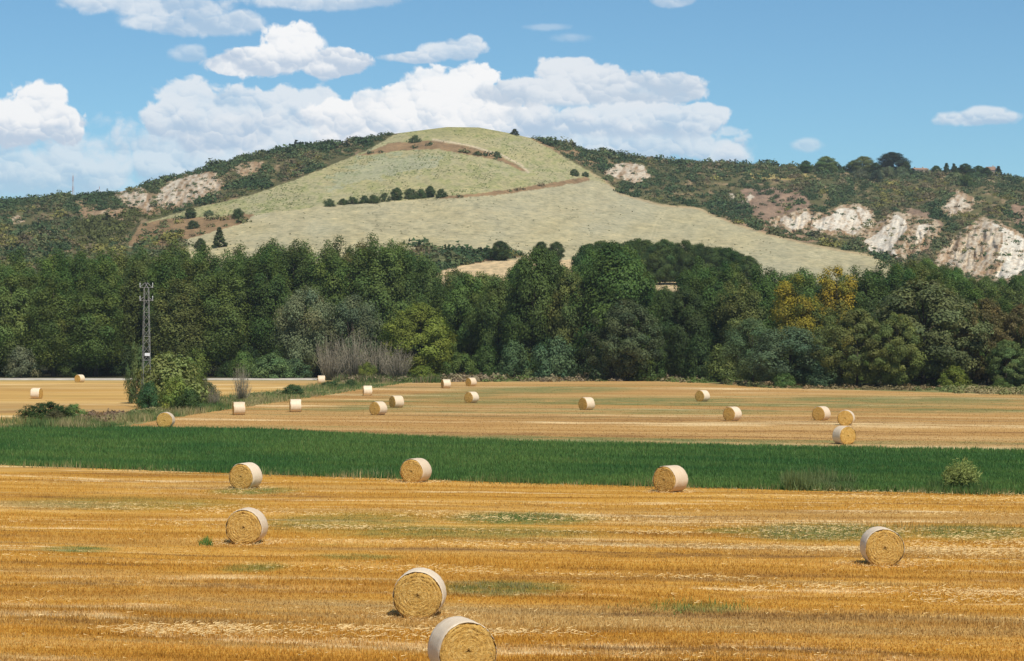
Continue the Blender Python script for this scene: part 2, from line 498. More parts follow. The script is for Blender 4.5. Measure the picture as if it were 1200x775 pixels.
MAT['stubble_left'] = straw_mat('stubble_left', math.radians(-6), weed_lo=0.62, sc=0.17, off=133.0, pal=[(0.34, (0.27, 0.14, 0.042)), (0.44, (0.46, 0.265, 0.08)), (0.54, (0.57, 0.35, 0.11)), (0.66, (0.68, 0.47, 0.19))])
def mottled(name, stops, s1=0.2, s2=2.0, bd=0.1):
    m, nt, out = new_mat(name)
    pos = nt.new('ShaderNodeNewGeometry').outputs['Position']
    a = nt.noise(pos, s1, 5); b = nt.noise(pos, s2, 5, 0.65)
    t = nt.m('ADD', nt.m('MULTIPLY', a, 0.6), nt.m('MULTIPLY', b, 0.4))
    principled(nt, out, nt.ramp(t, stops), 0.95, 0.05, b, bd)
    return m
MAT['meadow'] = mottled('rough_grass', [(0.36, (0.11, 0.115, 0.038)), (0.47, (0.18, 0.18, 0.062)), (0.56, (0.27, 0.235, 0.095)), (0.66, (0.38, 0.30, 0.14))])
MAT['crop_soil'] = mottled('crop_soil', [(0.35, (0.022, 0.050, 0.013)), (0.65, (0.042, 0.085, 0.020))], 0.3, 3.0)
MAT['gravel'] = mottled('gravel', [(0.35, (0.36, 0.32, 0.26)), (0.65, (0.52, 0.46, 0.38))], 0.5, 6.0, 0.03)
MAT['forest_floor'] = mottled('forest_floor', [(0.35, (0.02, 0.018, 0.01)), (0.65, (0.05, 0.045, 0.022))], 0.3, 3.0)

# ------------------------------------------------------------------ terrain: the hill
RIDGE = curve([(-2400, 338), (-1500, 312), (-600, 262), (-300, 248), (0, 237), (44, 234), (85, 229), (107, 230), (134, 226), (168, 219), (201, 208), (235, 199), (268, 189), (302, 181),
               (336, 176), (369, 171), (400, 168.5), (437, 160), (457, 157.5), (487, 153.7), (524, 149), (561, 149.5), (596, 156), (618, 161), (652, 168), (678, 173.5),
               (709, 179), (736, 185), (769, 188), (800, 190), (867, 193), (934, 196), (1011, 198), (1068, 201.5), (1100, 202.5), (1135, 203), (1182, 208), (1200, 209), (1400, 222), (1800, 240), (2600, 300), (3800, 338)])
DRIDGE = curve([(-600, 1500), (0, 1450), (200, 1420), (420, 1480), (540, 1500), (640, 1540), (760, 1640), (1000, 1700), (1200, 1650), (1800, 1600)])
EDGE_R = curve([(560, 140), (596, 150), (640, 172), (700, 206), (712, 214), (725, 226), (750, 233), (775, 239.7), (817, 243), (834, 251), (868, 264), (900, 274), (947, 285.6), (981, 292), (1022, 299), (1050, 314), (1070, 325), (1090, 345)])
EDGE_L = curve([(150, 285), (165, 262), (207, 250.5), (241, 241), (283, 232), (308, 224.5), (340, 213), (400, 189), (430, 177), (457, 161), (480, 150), (500, 135)])
BOT = 345.0
def smooth01(x):
    x = np.clip(x, 0, 1); return x * x * (3 - 2 * x)
CREST1 = curve([(250, 1154), (262, 1158), (290, 1174), (345, 1170)])     # column of each spur's crest as a function of row
CREST2 = curve([(248, 1052), (262, 1064), (290, 1052), (345, 1060)])
CREST3 = curve([(236, 1000), (262, 990), (275, 985), (345, 1000)])
CREST4 = curve([(190, 740), (215, 738), (345, 738)])
CREST5 = curve([(200, 232), (240, 222), (345, 215)])
CREST6 = curve([(215, 156), (250, 176), (345, 190)])
CLIFFS = {   # bare clay: polygons in the photograph, whiteness
 't1': ([(900, 258), (920, 250), (945, 244), (965, 250), (985, 241), (1003, 238), (1022, 246), (1028, 262), (1015, 278), (985, 278), (955, 274), (925, 272), (905, 268)], 0.22),
 't2': ([(1028, 262), (1045, 248), (1062, 250), (1080, 254), (1098, 258), (1104, 268), (1090, 285), (1076, 300), (1056, 306), (1034, 302), (1008, 290), (1012, 278)], 0.22),
 't3': ([(1150, 254), (1170, 260), (1200, 274), (1240, 292), (1240, 336), (1150, 336), (1088, 318), (1100, 296), (1120, 276)], 0.22),
 't4': ([(1100, 246), (1122, 222), (1142, 232), (1140, 246), (1115, 258)], 0.18),
 't5': ([(128, 224), (158, 214), (172, 222), (182, 238), (190, 252), (170, 252), (145, 240)], 0.2),
 't6': ([(180, 234), (194, 214), (215, 204), (238, 197), (254, 203), (264, 217), (250, 232), (225, 240), (200, 246), (184, 244)], 0.2),
 'c1': ([(722, 192), (738, 190), (754, 193.5), (763, 207), (744, 214.5), (722, 208.6), (705, 203.6)], 0.5),
 'c2': ([(868, 239), (878, 225.4), (884, 231), (873, 241)], 0.6),
 'c2b': ([(856, 226), (862, 230), (860, 236), (855, 233)], 0.6),
 'c3': ([(913.5, 258.7), (920, 252), (928.6, 258.7), (945.4, 247), (953.8, 255.4), (947, 260.4), (938.7, 268.8), (930, 270.5), (920, 265)], 0.8),
 'c4': ([(949, 265), (960, 257), (974, 253.5), (984, 245), (994, 243.5), (1002, 247), (1006, 255), (1009, 267), (1004, 274), (997, 275.5), (987, 270), (974, 270), (960, 269)], 0.85),
 'c5': ([(1004, 242), (1014, 245), (1021, 252), (1021, 264), (1011, 264), (1006, 250)], 0.85),
 'c6': ([(1050, 251), (1062, 259), (1062, 270), (1052, 281), (1047, 289), (1053, 304), (1040, 297), (1022, 298), (1013, 283), (1030, 272), (1040, 262)], 0.9),
 'c7': ([(1075, 264), (1087, 262), (1092, 265), (1085, 274), (1077, 287), (1072, 284)], 0.85),
 'c8': ([(1107, 242), (1124, 227), (1137, 240), (1131, 244), (1117, 252), (1112, 248)], 0.6),
 'c9': ([(1157, 260), (1178, 267), (1200, 280), (1230, 296), (1230, 318), (1200, 318), (1174, 328), (1166, 324), (1176, 307), (1168, 304), (1174, 289), (1176, 274)], 0.95),
 'c10': ([(1156, 259), (1174, 270), (1173, 287), (1164, 307), (1157, 328), (1131, 317), (1110, 311), (1096, 307), (1117, 284), (1131, 277), (1144, 264)], 0.45),
 'l1': ([(137.6, 223), (158, 218), (168, 225), (174.5, 238), (183, 250), (168, 246.6), (151, 235)], 0.5),
 'l2': ([(183, 231.5), (190, 222), (198, 215), (215, 208), (235, 201), (248, 205), (258, 216.4), (248, 228), (231.5, 233), (208, 240), (188, 241.6)], 0.52),
 'l3': ([(268, 198), (288.6, 189.6), (309, 189.6), (302, 205), (285, 208)], 0.05),
 'l4': ([(3, 250), (12, 255), (20, 252), (30, 260), (15, 262)], 0.2),
 'l5': ([(90, 246), (110, 248), (135, 246), (148, 251), (120, 256), (95, 252)], 0.1),
}
BROWN = [
 [(420, 183), (457, 168), (507, 164.5), (548, 171), (588, 183), (618, 201), (610, 200), (588, 189), (546, 181), (511, 174.5), (467, 177)],
 [(515, 230.5), (560, 227), (600, 221.5), (640, 215.5), (670, 210.5), (687, 207.5), (691, 212), (670, 215.5), (640, 220.5), (600, 226.5), (560, 231), (515, 233)],
 [(140, 275), (165, 262), (200, 256), (260, 254), (285, 250), (298, 252), (285, 262), (262, 268), (240, 275), (205, 284), (190, 295), (160, 292), (145, 285)],
 [(488, 288), (530, 296), (600, 297), (620, 300), (560, 308), (520, 316), (500, 322), (480, 310)],
]
def wobbled(px, py, amp=2.0, sc=0.15, seed=3):
    return px + (fbm(px * sc, py * sc, seed) - .5) * 2 * amp * 2, py + (fbm(px * sc, py * sc, seed + 50) - .5) * 2 * amp
def cliff_mask(px, py):
    qx, qy = wobbled(px, py, 1.3, 0.28, 9)
    w_ = np.zeros(px.shape); c_ = np.zeros(px.shape)
    for k, (poly, white) in CLIFFS.items():
        i = inpoly(qx, qy, poly)
        w_[i] = white; c_[i] = 1
    return c_, w_
def depth(px, py):
    """distance of the hillside seen at a place in the photograph"""
    r = RIDGE(px); D = DRIDGE(px)
    s = np.clip((BOT - py) / (BOT - r), 0, 1)
    d = 680 + (D - 680) * (0.72 * s + 0.28 * s ** 3)
    er = EDGE_R(px)
    beyond = smooth01((er - py) / 9.0) * (px > 560)
    gap = np.interp(px, [590, 700, 900, 1100, 1250], [0, 60, 190, 260, 260]) * (1 - 0.8 * smooth01((er - py) / np.maximum(er - r, 1)))
    d = d + beyond * gap
    el = EDGE_L(px)
    bl = smooth01((el - py) / 6.0) * (px < 480)
    d = d + bl * 35 * (1 - smooth01((el - py) / np.maximum(el - r, 1)))
    # relief of the wild slopes: spurs and gullies
    wild = np.maximum(beyond * np.clip((er - py) / 12, 0, 1), bl)
    lim = np.clip((py - r) / 14, 0, 1)
    g = fbm(px * 0.022 + py * 0.008, py * 0.012, 21, 4) - .5
    d = d - wild * lim * g * 130
    for cr, top, wd, hgt in ((CREST1, 256, 62, 75), (CREST2, 249, 34, 50), (CREST3, 240, 40, 45), (CREST4, 188, 26, 22), (CREST5, 202, 36, 30), (CREST6, 216, 22, 25)):
        dx_ = np.abs(px - cr(py))
        d = d - wild * hgt * np.clip(1 - dx_ / wd, 0, 1) * np.clip((py - top + 4) / 16, 0, 1)
    c_, w_ = cliff_mask(px, py)
    rid = 1 - np.abs(2 * fbm(px * 0.16 + py * 0.035, py * 0.05, 33, 3) - 1)
    d = d - (0.25 * wild + 1.0 * c_) * (rid - 0.6) * 28 * lim
    # gentle folds of the ploughed dome
    d = d - (1 - wild) * lim * ((fbm(px * 0.008, py * 0.02, 41, 3) - .5) * 60)
    return d
def hill_pt(px, py):
    d = depth(px, py)
    return np.stack([(px - 600) / F * d, d, HC + (HOR - py) / F * d], -1)
PX = np.concatenate([np.arange(-2400, -300, 14.0), np.arange(-300, 1501, 1.5), np.arange(1512, 3800, 14.0)])
NR = 190
t_ = np.linspace(0, 1, NR)
gx = np.repeat(PX[:, None], NR, 1)
gy = BOT + (RIDGE(PX)[:, None] - BOT) * t_[None, :]
dg = depth(gx, gy)
# keep every column rising away from the viewer
dg = np.maximum.accumulate(dg + np.linspace(0, 1, NR)[None, :] * 2.0, axis=1)
X = (gx - 600) / F * dg; Y = dg; Z = HC + (HOR - gy) / F * dg
def column_tail(k, dd, zfun):
    y = dg[:, k] + dd if k else np.full(len(PX), dd)
    return (PX - 600) / F * y, y
front = []
for (dd, f_) in ((585.0, -0.06), (625.0, 0.35), (655.0, 0.72)):
    y = np.full(len(PX), dd); zz = Z[:, 0] * f_
    front.append(np.stack([(PX - 600) / F * y, y, zz], -1))
back = []
for (dd, drop) in ((25, -0.6), (70, -5), (160, -22), (320, -60), (560, -130)):
    y = dg[:, -1] + dd
    back.append(np.stack([(PX - 600) / F * y, y, np.maximum(Z[:, -1] + drop, -4)], -1))
grid = np.concatenate([np.stack(front, 1), np.stack([X, Y, Z], -1), np.stack(back, 1)], 1)
nc, nr = grid.shape[0], grid.shape[1]
# albedo per vertex: what grows or lies there
cx_ = np.concatenate([np.repeat(gx[:, :1], 3, 1), gx, np.repeat(gx[:, -1:], 5, 1)], 1)
cy_ = np.concatenate([np.repeat(gy[:, :1], 3, 1), gy, np.repeat(gy[:, -1:], 5, 1)], 1)
qx, qy = wobbled(cx_, cy_, 1.0, 0.2, 5)
er, el = EDGE_R(qx), EDGE_L(qx)
wildR = (qy < er) & (qx > 592); wildL = (qy < el) & (qx < 478) | (qx < 150) | (qx < 205) & (qy > 290)
wild = wildR | wildL
n_a = fbm(cx_ * 0.02, cy_ * 0.06, 61, 4)[..., None]; n_b = fbm(cx_ * 0.12, cy_ * 0.25, 62, 4)[..., None]; n_c = fbm(cx_ * 0.5, cy_ * 0.7, 63, 3)[..., None]
def C3(*c): return np.array(c)
field = C3(0.435, 0.372, 0.200) * (1 - n_a) + C3(0.385, 0.350, 0.225) * n_a
field = field * (0.78 + 0.44 * n_b)
lower = qy > np.interp(qx, [150, 297, 385, 520, 600, 690, 760], [262, 252, 241, 232, 226, 211, 226])
up = field * C3(0.95, 0.97, 0.88)
gl = np.clip((n_b - 0.50) * 6, 0, 1) * 0.5 * (0.4 + 1.2 * n_c)
up = up * (1 - gl) + C3(0.22, 0.24, 0.085) * gl                         # green growth between the rows
pale = inpoly(qx + 30 * (n_b[..., 0] - .5), qy + 24 * (n_b[..., 0] - .5), [(390, 205), (430, 188), (480, 180), (530, 186), (490, 200), (430, 212), (380, 225)])
up[pale] = (up * 0.5 + C3(0.33, 0.35, 0.24) * 0.5)[pale]
topg = np.clip((164 - qy) / 14, 0, 1)[..., None] * np.clip((qx - 470) / 20, 0, 1)[..., None]
up = up * (1 - 0.55 * topg) + C3(0.27, 0.26, 0.08) * 0.55 * topg
colr = np.where(lower[..., None], field, up)
gp = np.clip((fbm(cx_ * 0.012, cy_ * 0.03, 64, 3) - 0.5) * 5, 0, 1)[..., None] * lower[..., None]
colr = colr * (1 - 0.4 * gp) + C3(0.36, 0.345, 0.235) * 0.4 * gp          # greyer clay showing
for k, poly in enumerate(BROWN):
    i = inpoly(qx, qy, poly)
    colr[i] = (C3(0.265, 0.175, 0.092) * (0.65 + 0.7 * n_b))[i]
tan = inpoly(qx, qy, [(492, 332), (522, 314), (560, 308), (605, 304), (700, 305), (800, 308), (800, 345), (490, 345)])
colr[tan] = (C3(0.56, 0.42, 0.24) * (0.85 + 0.3 * n_b))[tan]
scr = C3(0.085, 0.098, 0.038) * (1 - n_b) + C3(0.17, 0.135, 0.065) * n_b
scr = scr * (0.8 + 0.4 * n_a)
bare = np.clip((n_b - 0.60) * 7, 0, 1) * 0.6
scr = scr * (1 - bare) + C3(0.36, 0.25, 0.15) * bare
for (poly, cB) in (([(868, 222), (900, 218), (945, 226), (950, 245), (925, 258), (900, 262), (880, 250)], (0.27, 0.185, 0.125)),
                 ([(1060, 245), (1085, 246), (1105, 262), (1095, 290), (1080, 300), (1070, 270)], (0.26, 0.18, 0.12)),
                 ([(1180, 240), (1230, 240), (1230, 265), (1190, 262)], (0.26, 0.175, 0.115)),
                 ([(840, 255), (870, 250), (920, 268), (960, 284), (930, 282), (880, 268)], (0.30, 0.20, 0.12)),
                 ([(870, 203), (930, 203), (960, 207), (940, 213), (880, 210)], (0.34, 0.27, 0.10)),
                 ([(1020, 212), (1060, 212), (1055, 224), (1025, 225)], (0.25, 0.21, 0.06)),
                 ([(1095, 204), (1180, 206), (1175, 212), (1100, 209)], (0.40, 0.29, 0.17)),
                 ([(620, 163), (650, 170), (720, 190), (705, 200), (660, 182), (630, 170)], (0.28, 0.19, 0.10)),
                 ([(90, 240), (150, 240), (150, 258), (95, 258)], (0.30, 0.21, 0.12))):
    i = inpoly(qx + 6 * (n_b[..., 0] - .5), qy + 8 * (n_b[..., 0] - .5), poly)
    scr[i] = (np.array(cB) * (0.65 + 0.7 * n_b))[i]
colr[wild] = scr[wild]
lwr = (qx < 150) & (qy > 262) | (qx < 200) & (qy > 285)
cm, cw = cliff_mask(cx_, cy_)
streak = fbm(cx_ * 0.20 + cy_ * 0.10, cy_ * 0.06, 71, 4)[..., None]
stn = np.clip((streak - 0.42) * 4, 0, 1)
ccol = (C3(0.74, 0.69, 0.58) * cw[..., None] + C3(0.41, 0.31, 0.19) * (1 - cw[..., None]))
dirt = C3(0.30, 0.20, 0.115)
n_d = fbm(cx_ * 0.30, cy_ * 0.35, 66, 3)[..., None]
amt = np.clip(stn * (1.10 - cw[..., None]) + np.clip((n_c - .56) * 5, 0, 1) * 0.6 + np.clip((n_d - 0.52) * 6, 0, 1) * (1.05 - 0.95 * cw[..., None]), 0, 1)
ccol = ccol * (1 - amt) + dirt * amt
ccol = ccol * (0.85 + 0.3 * n_c)
colr[cm > 0] = ccol[cm > 0]
def line_dist(px, py, pts):
    best = np.full(px.shape, 1e9)
    for (x1, y1), (x2, y2) in zip(pts[:-1], pts[1:]):
        vx, vy = x2 - x1, y2 - y1
        t = np.clip(((px - x1) * vx + (py - y1) * vy) / (vx * vx + vy * vy), 0, 1)
        best = np.minimum(best, np.hypot(px - x1 - t * vx, py - y1 - t * vy))
    return best
trk = line_dist(cx_, cy_, [(507, 163.7), (548, 170), (588, 182), (610, 193), (619, 202)])
tk = np.clip(1.6 - trk, 0, 1)[..., None] * 0.9
colr = colr * (1 - tk) + C3(0.55, 0.45, 0.30) * tk
for off_ in (0, 4.5):
    trk = line_dist(cx_, cy_, [(775 + off_, 248), (768 + off_, 262), (762 + off_, 280)])
    tk = np.clip(1.3 - trk, 0, 1)[..., None] * 0.5
    colr = colr * (1 - tk) + C3(0.50, 0.44, 0.27) * tk
edge_t = np.clip(1.8 - np.abs(cy_ - er - 1.0) / 1.0, 0, 1)[..., None] * ((cx_ > 690) & (cx_ < 1075))[..., None] * 0.6
colr = colr * (1 - edge_t) + C3(0.42, 0.30, 0.16) * edge_t
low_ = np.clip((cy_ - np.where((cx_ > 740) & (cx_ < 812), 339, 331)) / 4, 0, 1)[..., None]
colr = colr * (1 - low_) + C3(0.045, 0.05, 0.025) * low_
rows_ = ((~lower) & (~wild) & (cm < 0.5)).astype(float)
for b in BROWN: rows_[inpoly(qx, qy, b)] = 0
colr = np.concatenate([colr, (rows_ + 0.08 * (lower & ~wild))[..., None]], -1)
idx = np.arange(nc * nr).reshape(nc, nr)
faces = np.stack([idx[:-1, :-1], idx[1:, :-1], idx[1:, 1:], idx[:-1, 1:]], -1).reshape(-1, 4)
m, nt, out = new_mat('hillside')
pos = nt.new('ShaderNodeNewGeometry').outputs['Position']
col = nt.attr('tint')
f1 = nt.noise(nt.v('MULTIPLY', pos, (1.0, 0.40, 1.0)), 0.40, 6, 0.75)
f2 = nt.noise(pos, 0.06, 5, 0.6)
k = nt.m('ADD', nt.m('MULTIPLY', f1, 0.75), nt.m('MULTIPLY', f2, 0.25))
col = nt.mix(1.0, col, nt.ramp(k, [(0.34, (0.55, 0.58, 0.56)), (0.5, (1.0, 1.0, 1.0)), (0.66, (1.32, 1.24, 1.14))]), 'MULTIPLY')
dots = nt.step(nt.voro(nt.v('MULTIPLY', pos, (1.0, 0.5, 1.0)), 0.11), 0.13, 0.07)
dots = nt.m('MULTIPLY', dots, nt.step(nt.noise(pos, 0.03, 3), 0.5, 0.62))
col = nt.mix(nt.m('MULTIPLY', dots, 0.7), col, (0.07, 0.08, 0.035))
# plants in rows running down the upper field
vin = nt.voro(nt.v('MULTIPLY', pos, (1.0, 0.30, 0.6)), 0.42)
vm = nt.m('MULTIPLY', nt.step(vin, 0.45, 0.22), nt.step(nt.noise(pos, 0.022, 4, 0.6), 0.40, 0.60))
col = nt.mix(nt.m('MULTIPLY', nt.m('MULTIPLY', vm, nt.attr('tint', 'Alpha')), 0.75), col, (0.135, 0.165, 0.055))
principled(nt, out, col, 0.95, 0.03, f1, 0.6)
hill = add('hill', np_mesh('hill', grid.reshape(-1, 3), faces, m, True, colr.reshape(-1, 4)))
set_props(hill, 'pale domed hill of fields with scrub and white clay gullies', 'hill', kind='structure')

# height of the land for planting
def land_z(px, d):
    c = int(np.clip(np.searchsorted(PX, px), 0, nc - 1))
    ys = grid[c, :, 1]; zs = grid[c, :, 2]
    return max(0.0, float(np.interp(d, ys, zs))) if d > 585 else 0.0

# ------------------------------------------------------------------ flat land
def sheet(name, pts, z, mat, jitter=0.0, seed=1, sub=2.0):
    """flat polygon on the ground; its outline is subdivided and roughened"""
    rs = np.random.RandomState(seed)
    out_ = []
    n = len(pts)
    for i in range(n):
        a = Vector(pts[i][:2]); b = Vector(pts[(i + 1) % n][:2])
        k = int(min(max((b - a).length / sub, 1), 90))
        nrm = Vector((-(b - a).y, (b - a).x)).normalized()
        for j in range(k):
            p = a.lerp(b, j / k)
            if j: p = p + nrm * float(rs.uniform(-1, 1)) * jitter
            out_.append((p.x, p.y, z))
    me = bpy.data.meshes.new(name)
    from mathutils.geometry import tessellate_polygon
    tris = tessellate_polygon([[Vector(p) for p in out_]])
    fixed = []
    for t in tris:
        p = [Vector(out_[i]) for i in t]
        fixed.append(t if (p[1] - p[0]).cross(p[2] - p[0]).z > 0 else (t[0], t[2], t[1]))
    me.from_pydata(out_, [], fixed)
    me.materials.append(mat)
    return set_props(add(name, me), kind='structure')
def xy(px, py):
    g = G(px, py); return (g.x, g.y)
def extend(pa, pb, k):
    a, b = G(*pa), G(*pb); return tuple((a + (a - b) * k)[:2])
gs = bpy.data.meshes.new('ground')
gs.from_pydata([(-7000, -3000, 0), (7000, -3000, 0), (7000, 9000, 0), (-7000, 9000, 0)], [], [(0, 1, 2, 3)])
gs.materials.append(MAT['meadow'])
set_props(add('ground', gs), 'rough dry grassland of the valley floor', 'ground', kind='structure')
FRONT = [(0, 545), (300, 556), (600, 566), (900, 574), (1200, 580)]       # near edge of the green crop
BACK = [(0, 501), (140, 500.5), (300, 502.5), (600, 517), (900, 523), (1200, 528.5)]
fl, fr = extend((0, 545), (300, 556), 4.0), extend((1200, 580), (900, 574), 6.0)
bl_, br_ = None, extend((1200, 528.5), (900, 523), 5.0)
bl_ = (G(0, 501).x - 70, G(0, 501).y + 8)
front_line = [fl] + [xy(*p) for p in FRONT] + [fr]
back_line = [bl_] + [xy(*p) for p in BACK] + [br_]
near = sheet('stubble_field', [(-120, 8), (120, 8)] + list(reversed(front_line)), 0.004, MAT['stubble_near'], 0.25, 2)
near['label'] = 'golden mown stubble field in the foreground'
crop = sheet('crop_ground', front_line + list(reversed(back_line)), 0.008, MAT['crop_soil'], 0.2, 3)
crop['label'] = 'soil under the green crop strip'
MARGIN = [(120, 501.5), (250, 482), (380, 462.5), (480, 448)]
farf = sheet('stubble_field', [xy(*p) for p in BACK[1:]] + [br_, xy(1700, 478), xy(1200, 463), xy(900, 454.5), xy(850, 450), xy(760, 446.5), xy(600, 447.5), xy(520, 447)] + [xy(*p) for p in reversed(MARGIN)][:-1], 0.006, MAT['stubble_far'], 0.5, 4)
farf['label'] = 'mown stubble field between the green crop and the trees'
left = sheet('stubble_field', [xy(-700, 502), xy(0, 501), xy(60, 500), xy(110, 496), xy(160, 483), xy(240, 470), xy(320, 460), xy(385, 450), xy(394, 446.2), xy(-700, 446.2)], 0.006, MAT['stubble_left'], 0.4, 5)
left['label'] = 'golden stubble field left of the pylon, below the road'
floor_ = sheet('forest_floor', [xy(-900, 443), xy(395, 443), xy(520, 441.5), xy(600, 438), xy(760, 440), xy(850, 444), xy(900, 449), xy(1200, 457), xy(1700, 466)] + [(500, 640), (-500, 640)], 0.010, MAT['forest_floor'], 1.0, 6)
# gravel road on a low bank
ra, rb = G(-900, 445.6), G(395, 445.6)
tb = Tubes()
rv = []
for p in (ra, rb):
    rv += [(p.x, p.y, 0.0), (p.x, p.y + 0.8, 0.26), (p.x, p.y + 7.0, 0.26), (p.x, p.y + 8.0, 0.0)]
me = bpy.data.meshes.new('gravel_road')
me.from_pydata(rv, [], [(0, 4, 5, 1), (1, 5, 6, 2), (2, 6, 7, 3), (0, 1, 2, 3), (4, 7, 6, 5)])
me.materials.append(MAT['gravel'])
set_props(add('gravel_road', me), 'pale gravel road on a low bank before the wood', 'road', kind='structure')

# ------------------------------------------------------------------ standing stubble, loose straw and crop (uncountable)
def blades(base, height, width, lean, rs, tri=True):
    """one thin triangle per stalk; base (n,3)"""
    n = len(base)
    a = rs.uniform(0, 2 * np.pi, n)
    side = np.stack([np.cos(a), np.sin(a), np.zeros(n)], -1) * (width / 2)[:, None]
    b = rs.uniform(0, 2 * np.pi, n)
    top = base + np.stack([np.cos(b) * lean, np.sin(b) * lean, height], -1)
    v = np.stack([base - side, base + side, top], 1).reshape(-1, 3)
    f = np.arange(3 * n).reshape(-1, 3)
    return v, f
rs = np.random.RandomState(11)
def strip_y(line, x):
    return np.interp(x, [p[0] for p in line], [p[1] for p in line])
def spread(n):     # thick across the view, thinning out gradually on both sides
    p = rs.uniform(-60, 1260, n); k = rs.rand(n) < 0.2
    p[k] = rs.uniform(-500, 1700, int(k.sum()))
    return p
# near stubble: denser near the camera
N = 380000
d_ = 1.0 / rs.uniform(1 / 150.0, 1 / 52.0, N)
px_ = spread(N)
x_ = (px_ - 600) / F * d_
keep = d_ < strip_y(front_line, x_) - 0.2
x_, d_ = x_[keep], d_[keep]
ca, sa = math.cos(R15), math.sin(R15)
aa, bb = x_ * ca + d_ * sa, -x_ * sa + d_ * ca
bb = np.round(bb / 0.34) * 0.34 + rs.normal(0, 0.05, len(bb))             # drilled rows
x_, d_ = aa * ca - bb * sa, aa * sa + bb * ca
tall = fbm(aa * 0.05, bb * 0.45, 81, 3)
hh = (0.04 + 0.13 * tall) * rs.uniform(0.55, 1.3, len(x_))
v, f = blades(np.stack([x_, d_, np.zeros(len(x_))], -1), hh, rs.uniform(0.02, 0.045, len(x_)), 0.05 * rs.rand(len(x_)), rs)
br = np.repeat(rs.uniform(0.85, 1.25, len(x_)), 3)[:, None] * np.array([1, 1, 1.0])
o = add('stubble', np_mesh('stubble', v, f, MAT['stubble_stalks'], False, br))
set_props(o, 'short cut straw stalks standing across the foreground field', 'stubble', kind='stuff')
# loose straw lying in windrows
N = 150000
d_ = 1.0 / rs.uniform(1 / 140.0, 1 / 52.0, N); px_ = spread(N)
x_ = (px_ - 600) / F * d_
aa, bb = x_ * ca + d_ * sa, -x_ * sa + d_ * ca
wnd = fbm(aa * 0.05, bb * 0.33, 91, 3)
keep = (d_ < strip_y(front_line, x_) - 0.1) & (rs.rand(N) < np.clip((wnd - 0.57) * 8, 0.01, 1) * (0.25 + 0.75 * (fbm(aa * 0.35, bb * 0.6, 92, 2) > 0.5)))
x_, d_ = x_[keep], d_[keep]; n = len(x_)
az_ = rs.normal(R15, 0.7, n); L_ = rs.uniform(0.10, 0.26, n)
c0 = np.stack([x_, d_, rs.uniform(0.03, 0.16, n)], -1)
dv = np.stack([np.cos(az_), np.sin(az_), rs.normal(0.05, 0.25, n)], -1) * L_[:, None]
sd = np.stack([-np.sin(az_) * 0.4, np.cos(az_) * 0.4, np.full(n, 0.9)], -1) * 0.011
v = np.stack([c0 - sd, c0 + sd, c0 + dv], 1).reshape(-1, 3)
m, nt, out = new_mat('loose_straw')
principled(nt, out, nt.mix(1.0, nt.attr('tint'), (0.80, 0.58, 0.27), 'MULTIPLY'), 0.8, 0.1)
MAT['loose'] = m
o = add('loose_straw', np_mesh('loose_straw', v, np.arange(3 * n).reshape(-1, 3), m, False, np.repeat(rs.uniform(0.7, 1.1, n), 3)[:, None] * np.ones(3)))
set_props(o, 'pale loose straw left lying in windrows on the foreground field', 'straw', kind='stuff')
# stubble of the far field, sparse
N = 90000
d_ = 1.0 / rs.uniform(1 / 420.0, 1 / 185.0, N); px_ = rs.uniform(120, 1260, N)
x_ = (px_ - 600) / F * d_
ok = (d_ > strip_y(back_line, x_) + 1) & (HOR + HC * F / d_ > np.interp(px_, [120, 250, 380, 480, 520, 850, 900, 1200], [501.5, 482, 462.5, 448, 447.5, 451, 455.5, 464]))
x_, d_ = x_[ok], d_[ok]; n = len(x_)
v, f = blades(np.stack([x_, d_, np.zeros(n)], -1), rs.uniform(0.03, 0.09, n), rs.uniform(0.05, 0.11, n), 0.06 * rs.rand(n), rs)
o = add('stubble', np_mesh('stubble_far', v, f, MAT['stubble_far_stalks'], False, np.repeat(rs.uniform(0.7, 1.35, n), 3)[:, None] * np.ones(3)))
set_props(o, 'short straw stalks on the field below the trees', 'stubble', kind='stuff')
# the green crop
N = 560000
d_ = 1.0 / rs.uniform(1 / 245.0, 1 / 122.0, N); px_ = spread(N)
x_ = (px_ - 600) / F * d_
y0, y1 = strip_y(front_line, x_), strip_y(back_line, x_)
jit = (fbm(x_ * 0.5, d_ * 0.5, 5, 3) - .5) * 1.6
ok = (d_ > y0 + jit) & (d_ < y1 + jit)
x_, d_, y0 = x_[ok], d_[ok], y0[ok]; n = len(x_)
gn = fbm(x_ * 0.12, d_ * 0.05, 101, 4); g2 = fbm(x_ * 0.8, d_ * 0.4, 102, 3)
rim = np.exp(-(d_ - y0) / 2.0)
hh = (0.20 + 0.20 * g2 + 0.10 * rim) * rs.uniform(0.6, 1.15, n)
v, f = blades(np.stack([x_, d_, np.zeros(n)], -1), hh, rs.uniform(0.035, 0.075, n), 0.16 * rs.rand(n), rs)
gn = np.clip((gn - 0.5) * 1.6 + 0.5 + (fbm((x_ * .9 - d_ * .43) * 0.05, (x_ * .43 + d_ * .9) * 0.5, 103, 3) - .5) * 1.2, 0, 1)
gc = C3(0.056, 0.142, 0.034) * (1 - gn[:, None]) + C3(0.120, 0.205, 0.046) * gn[:, None]
gc = gc * rs.uniform(0.65, 1.4, n)[:, None]
yl = (rs.rand(n) < 0.012 + 0.05 * np.clip((gn - .55) * 5, 0, 1))
gc[yl] = C3(0.20, 0.22, 0.06)
gc = np.repeat(gc, 3, 0)
o = add('green_crop', np_mesh('green_crop', v, f, MAT['blade'], False, gc))
set_props(o, 'dense dark green crop growing in a strip across the fields', 'crop', kind='stuff')

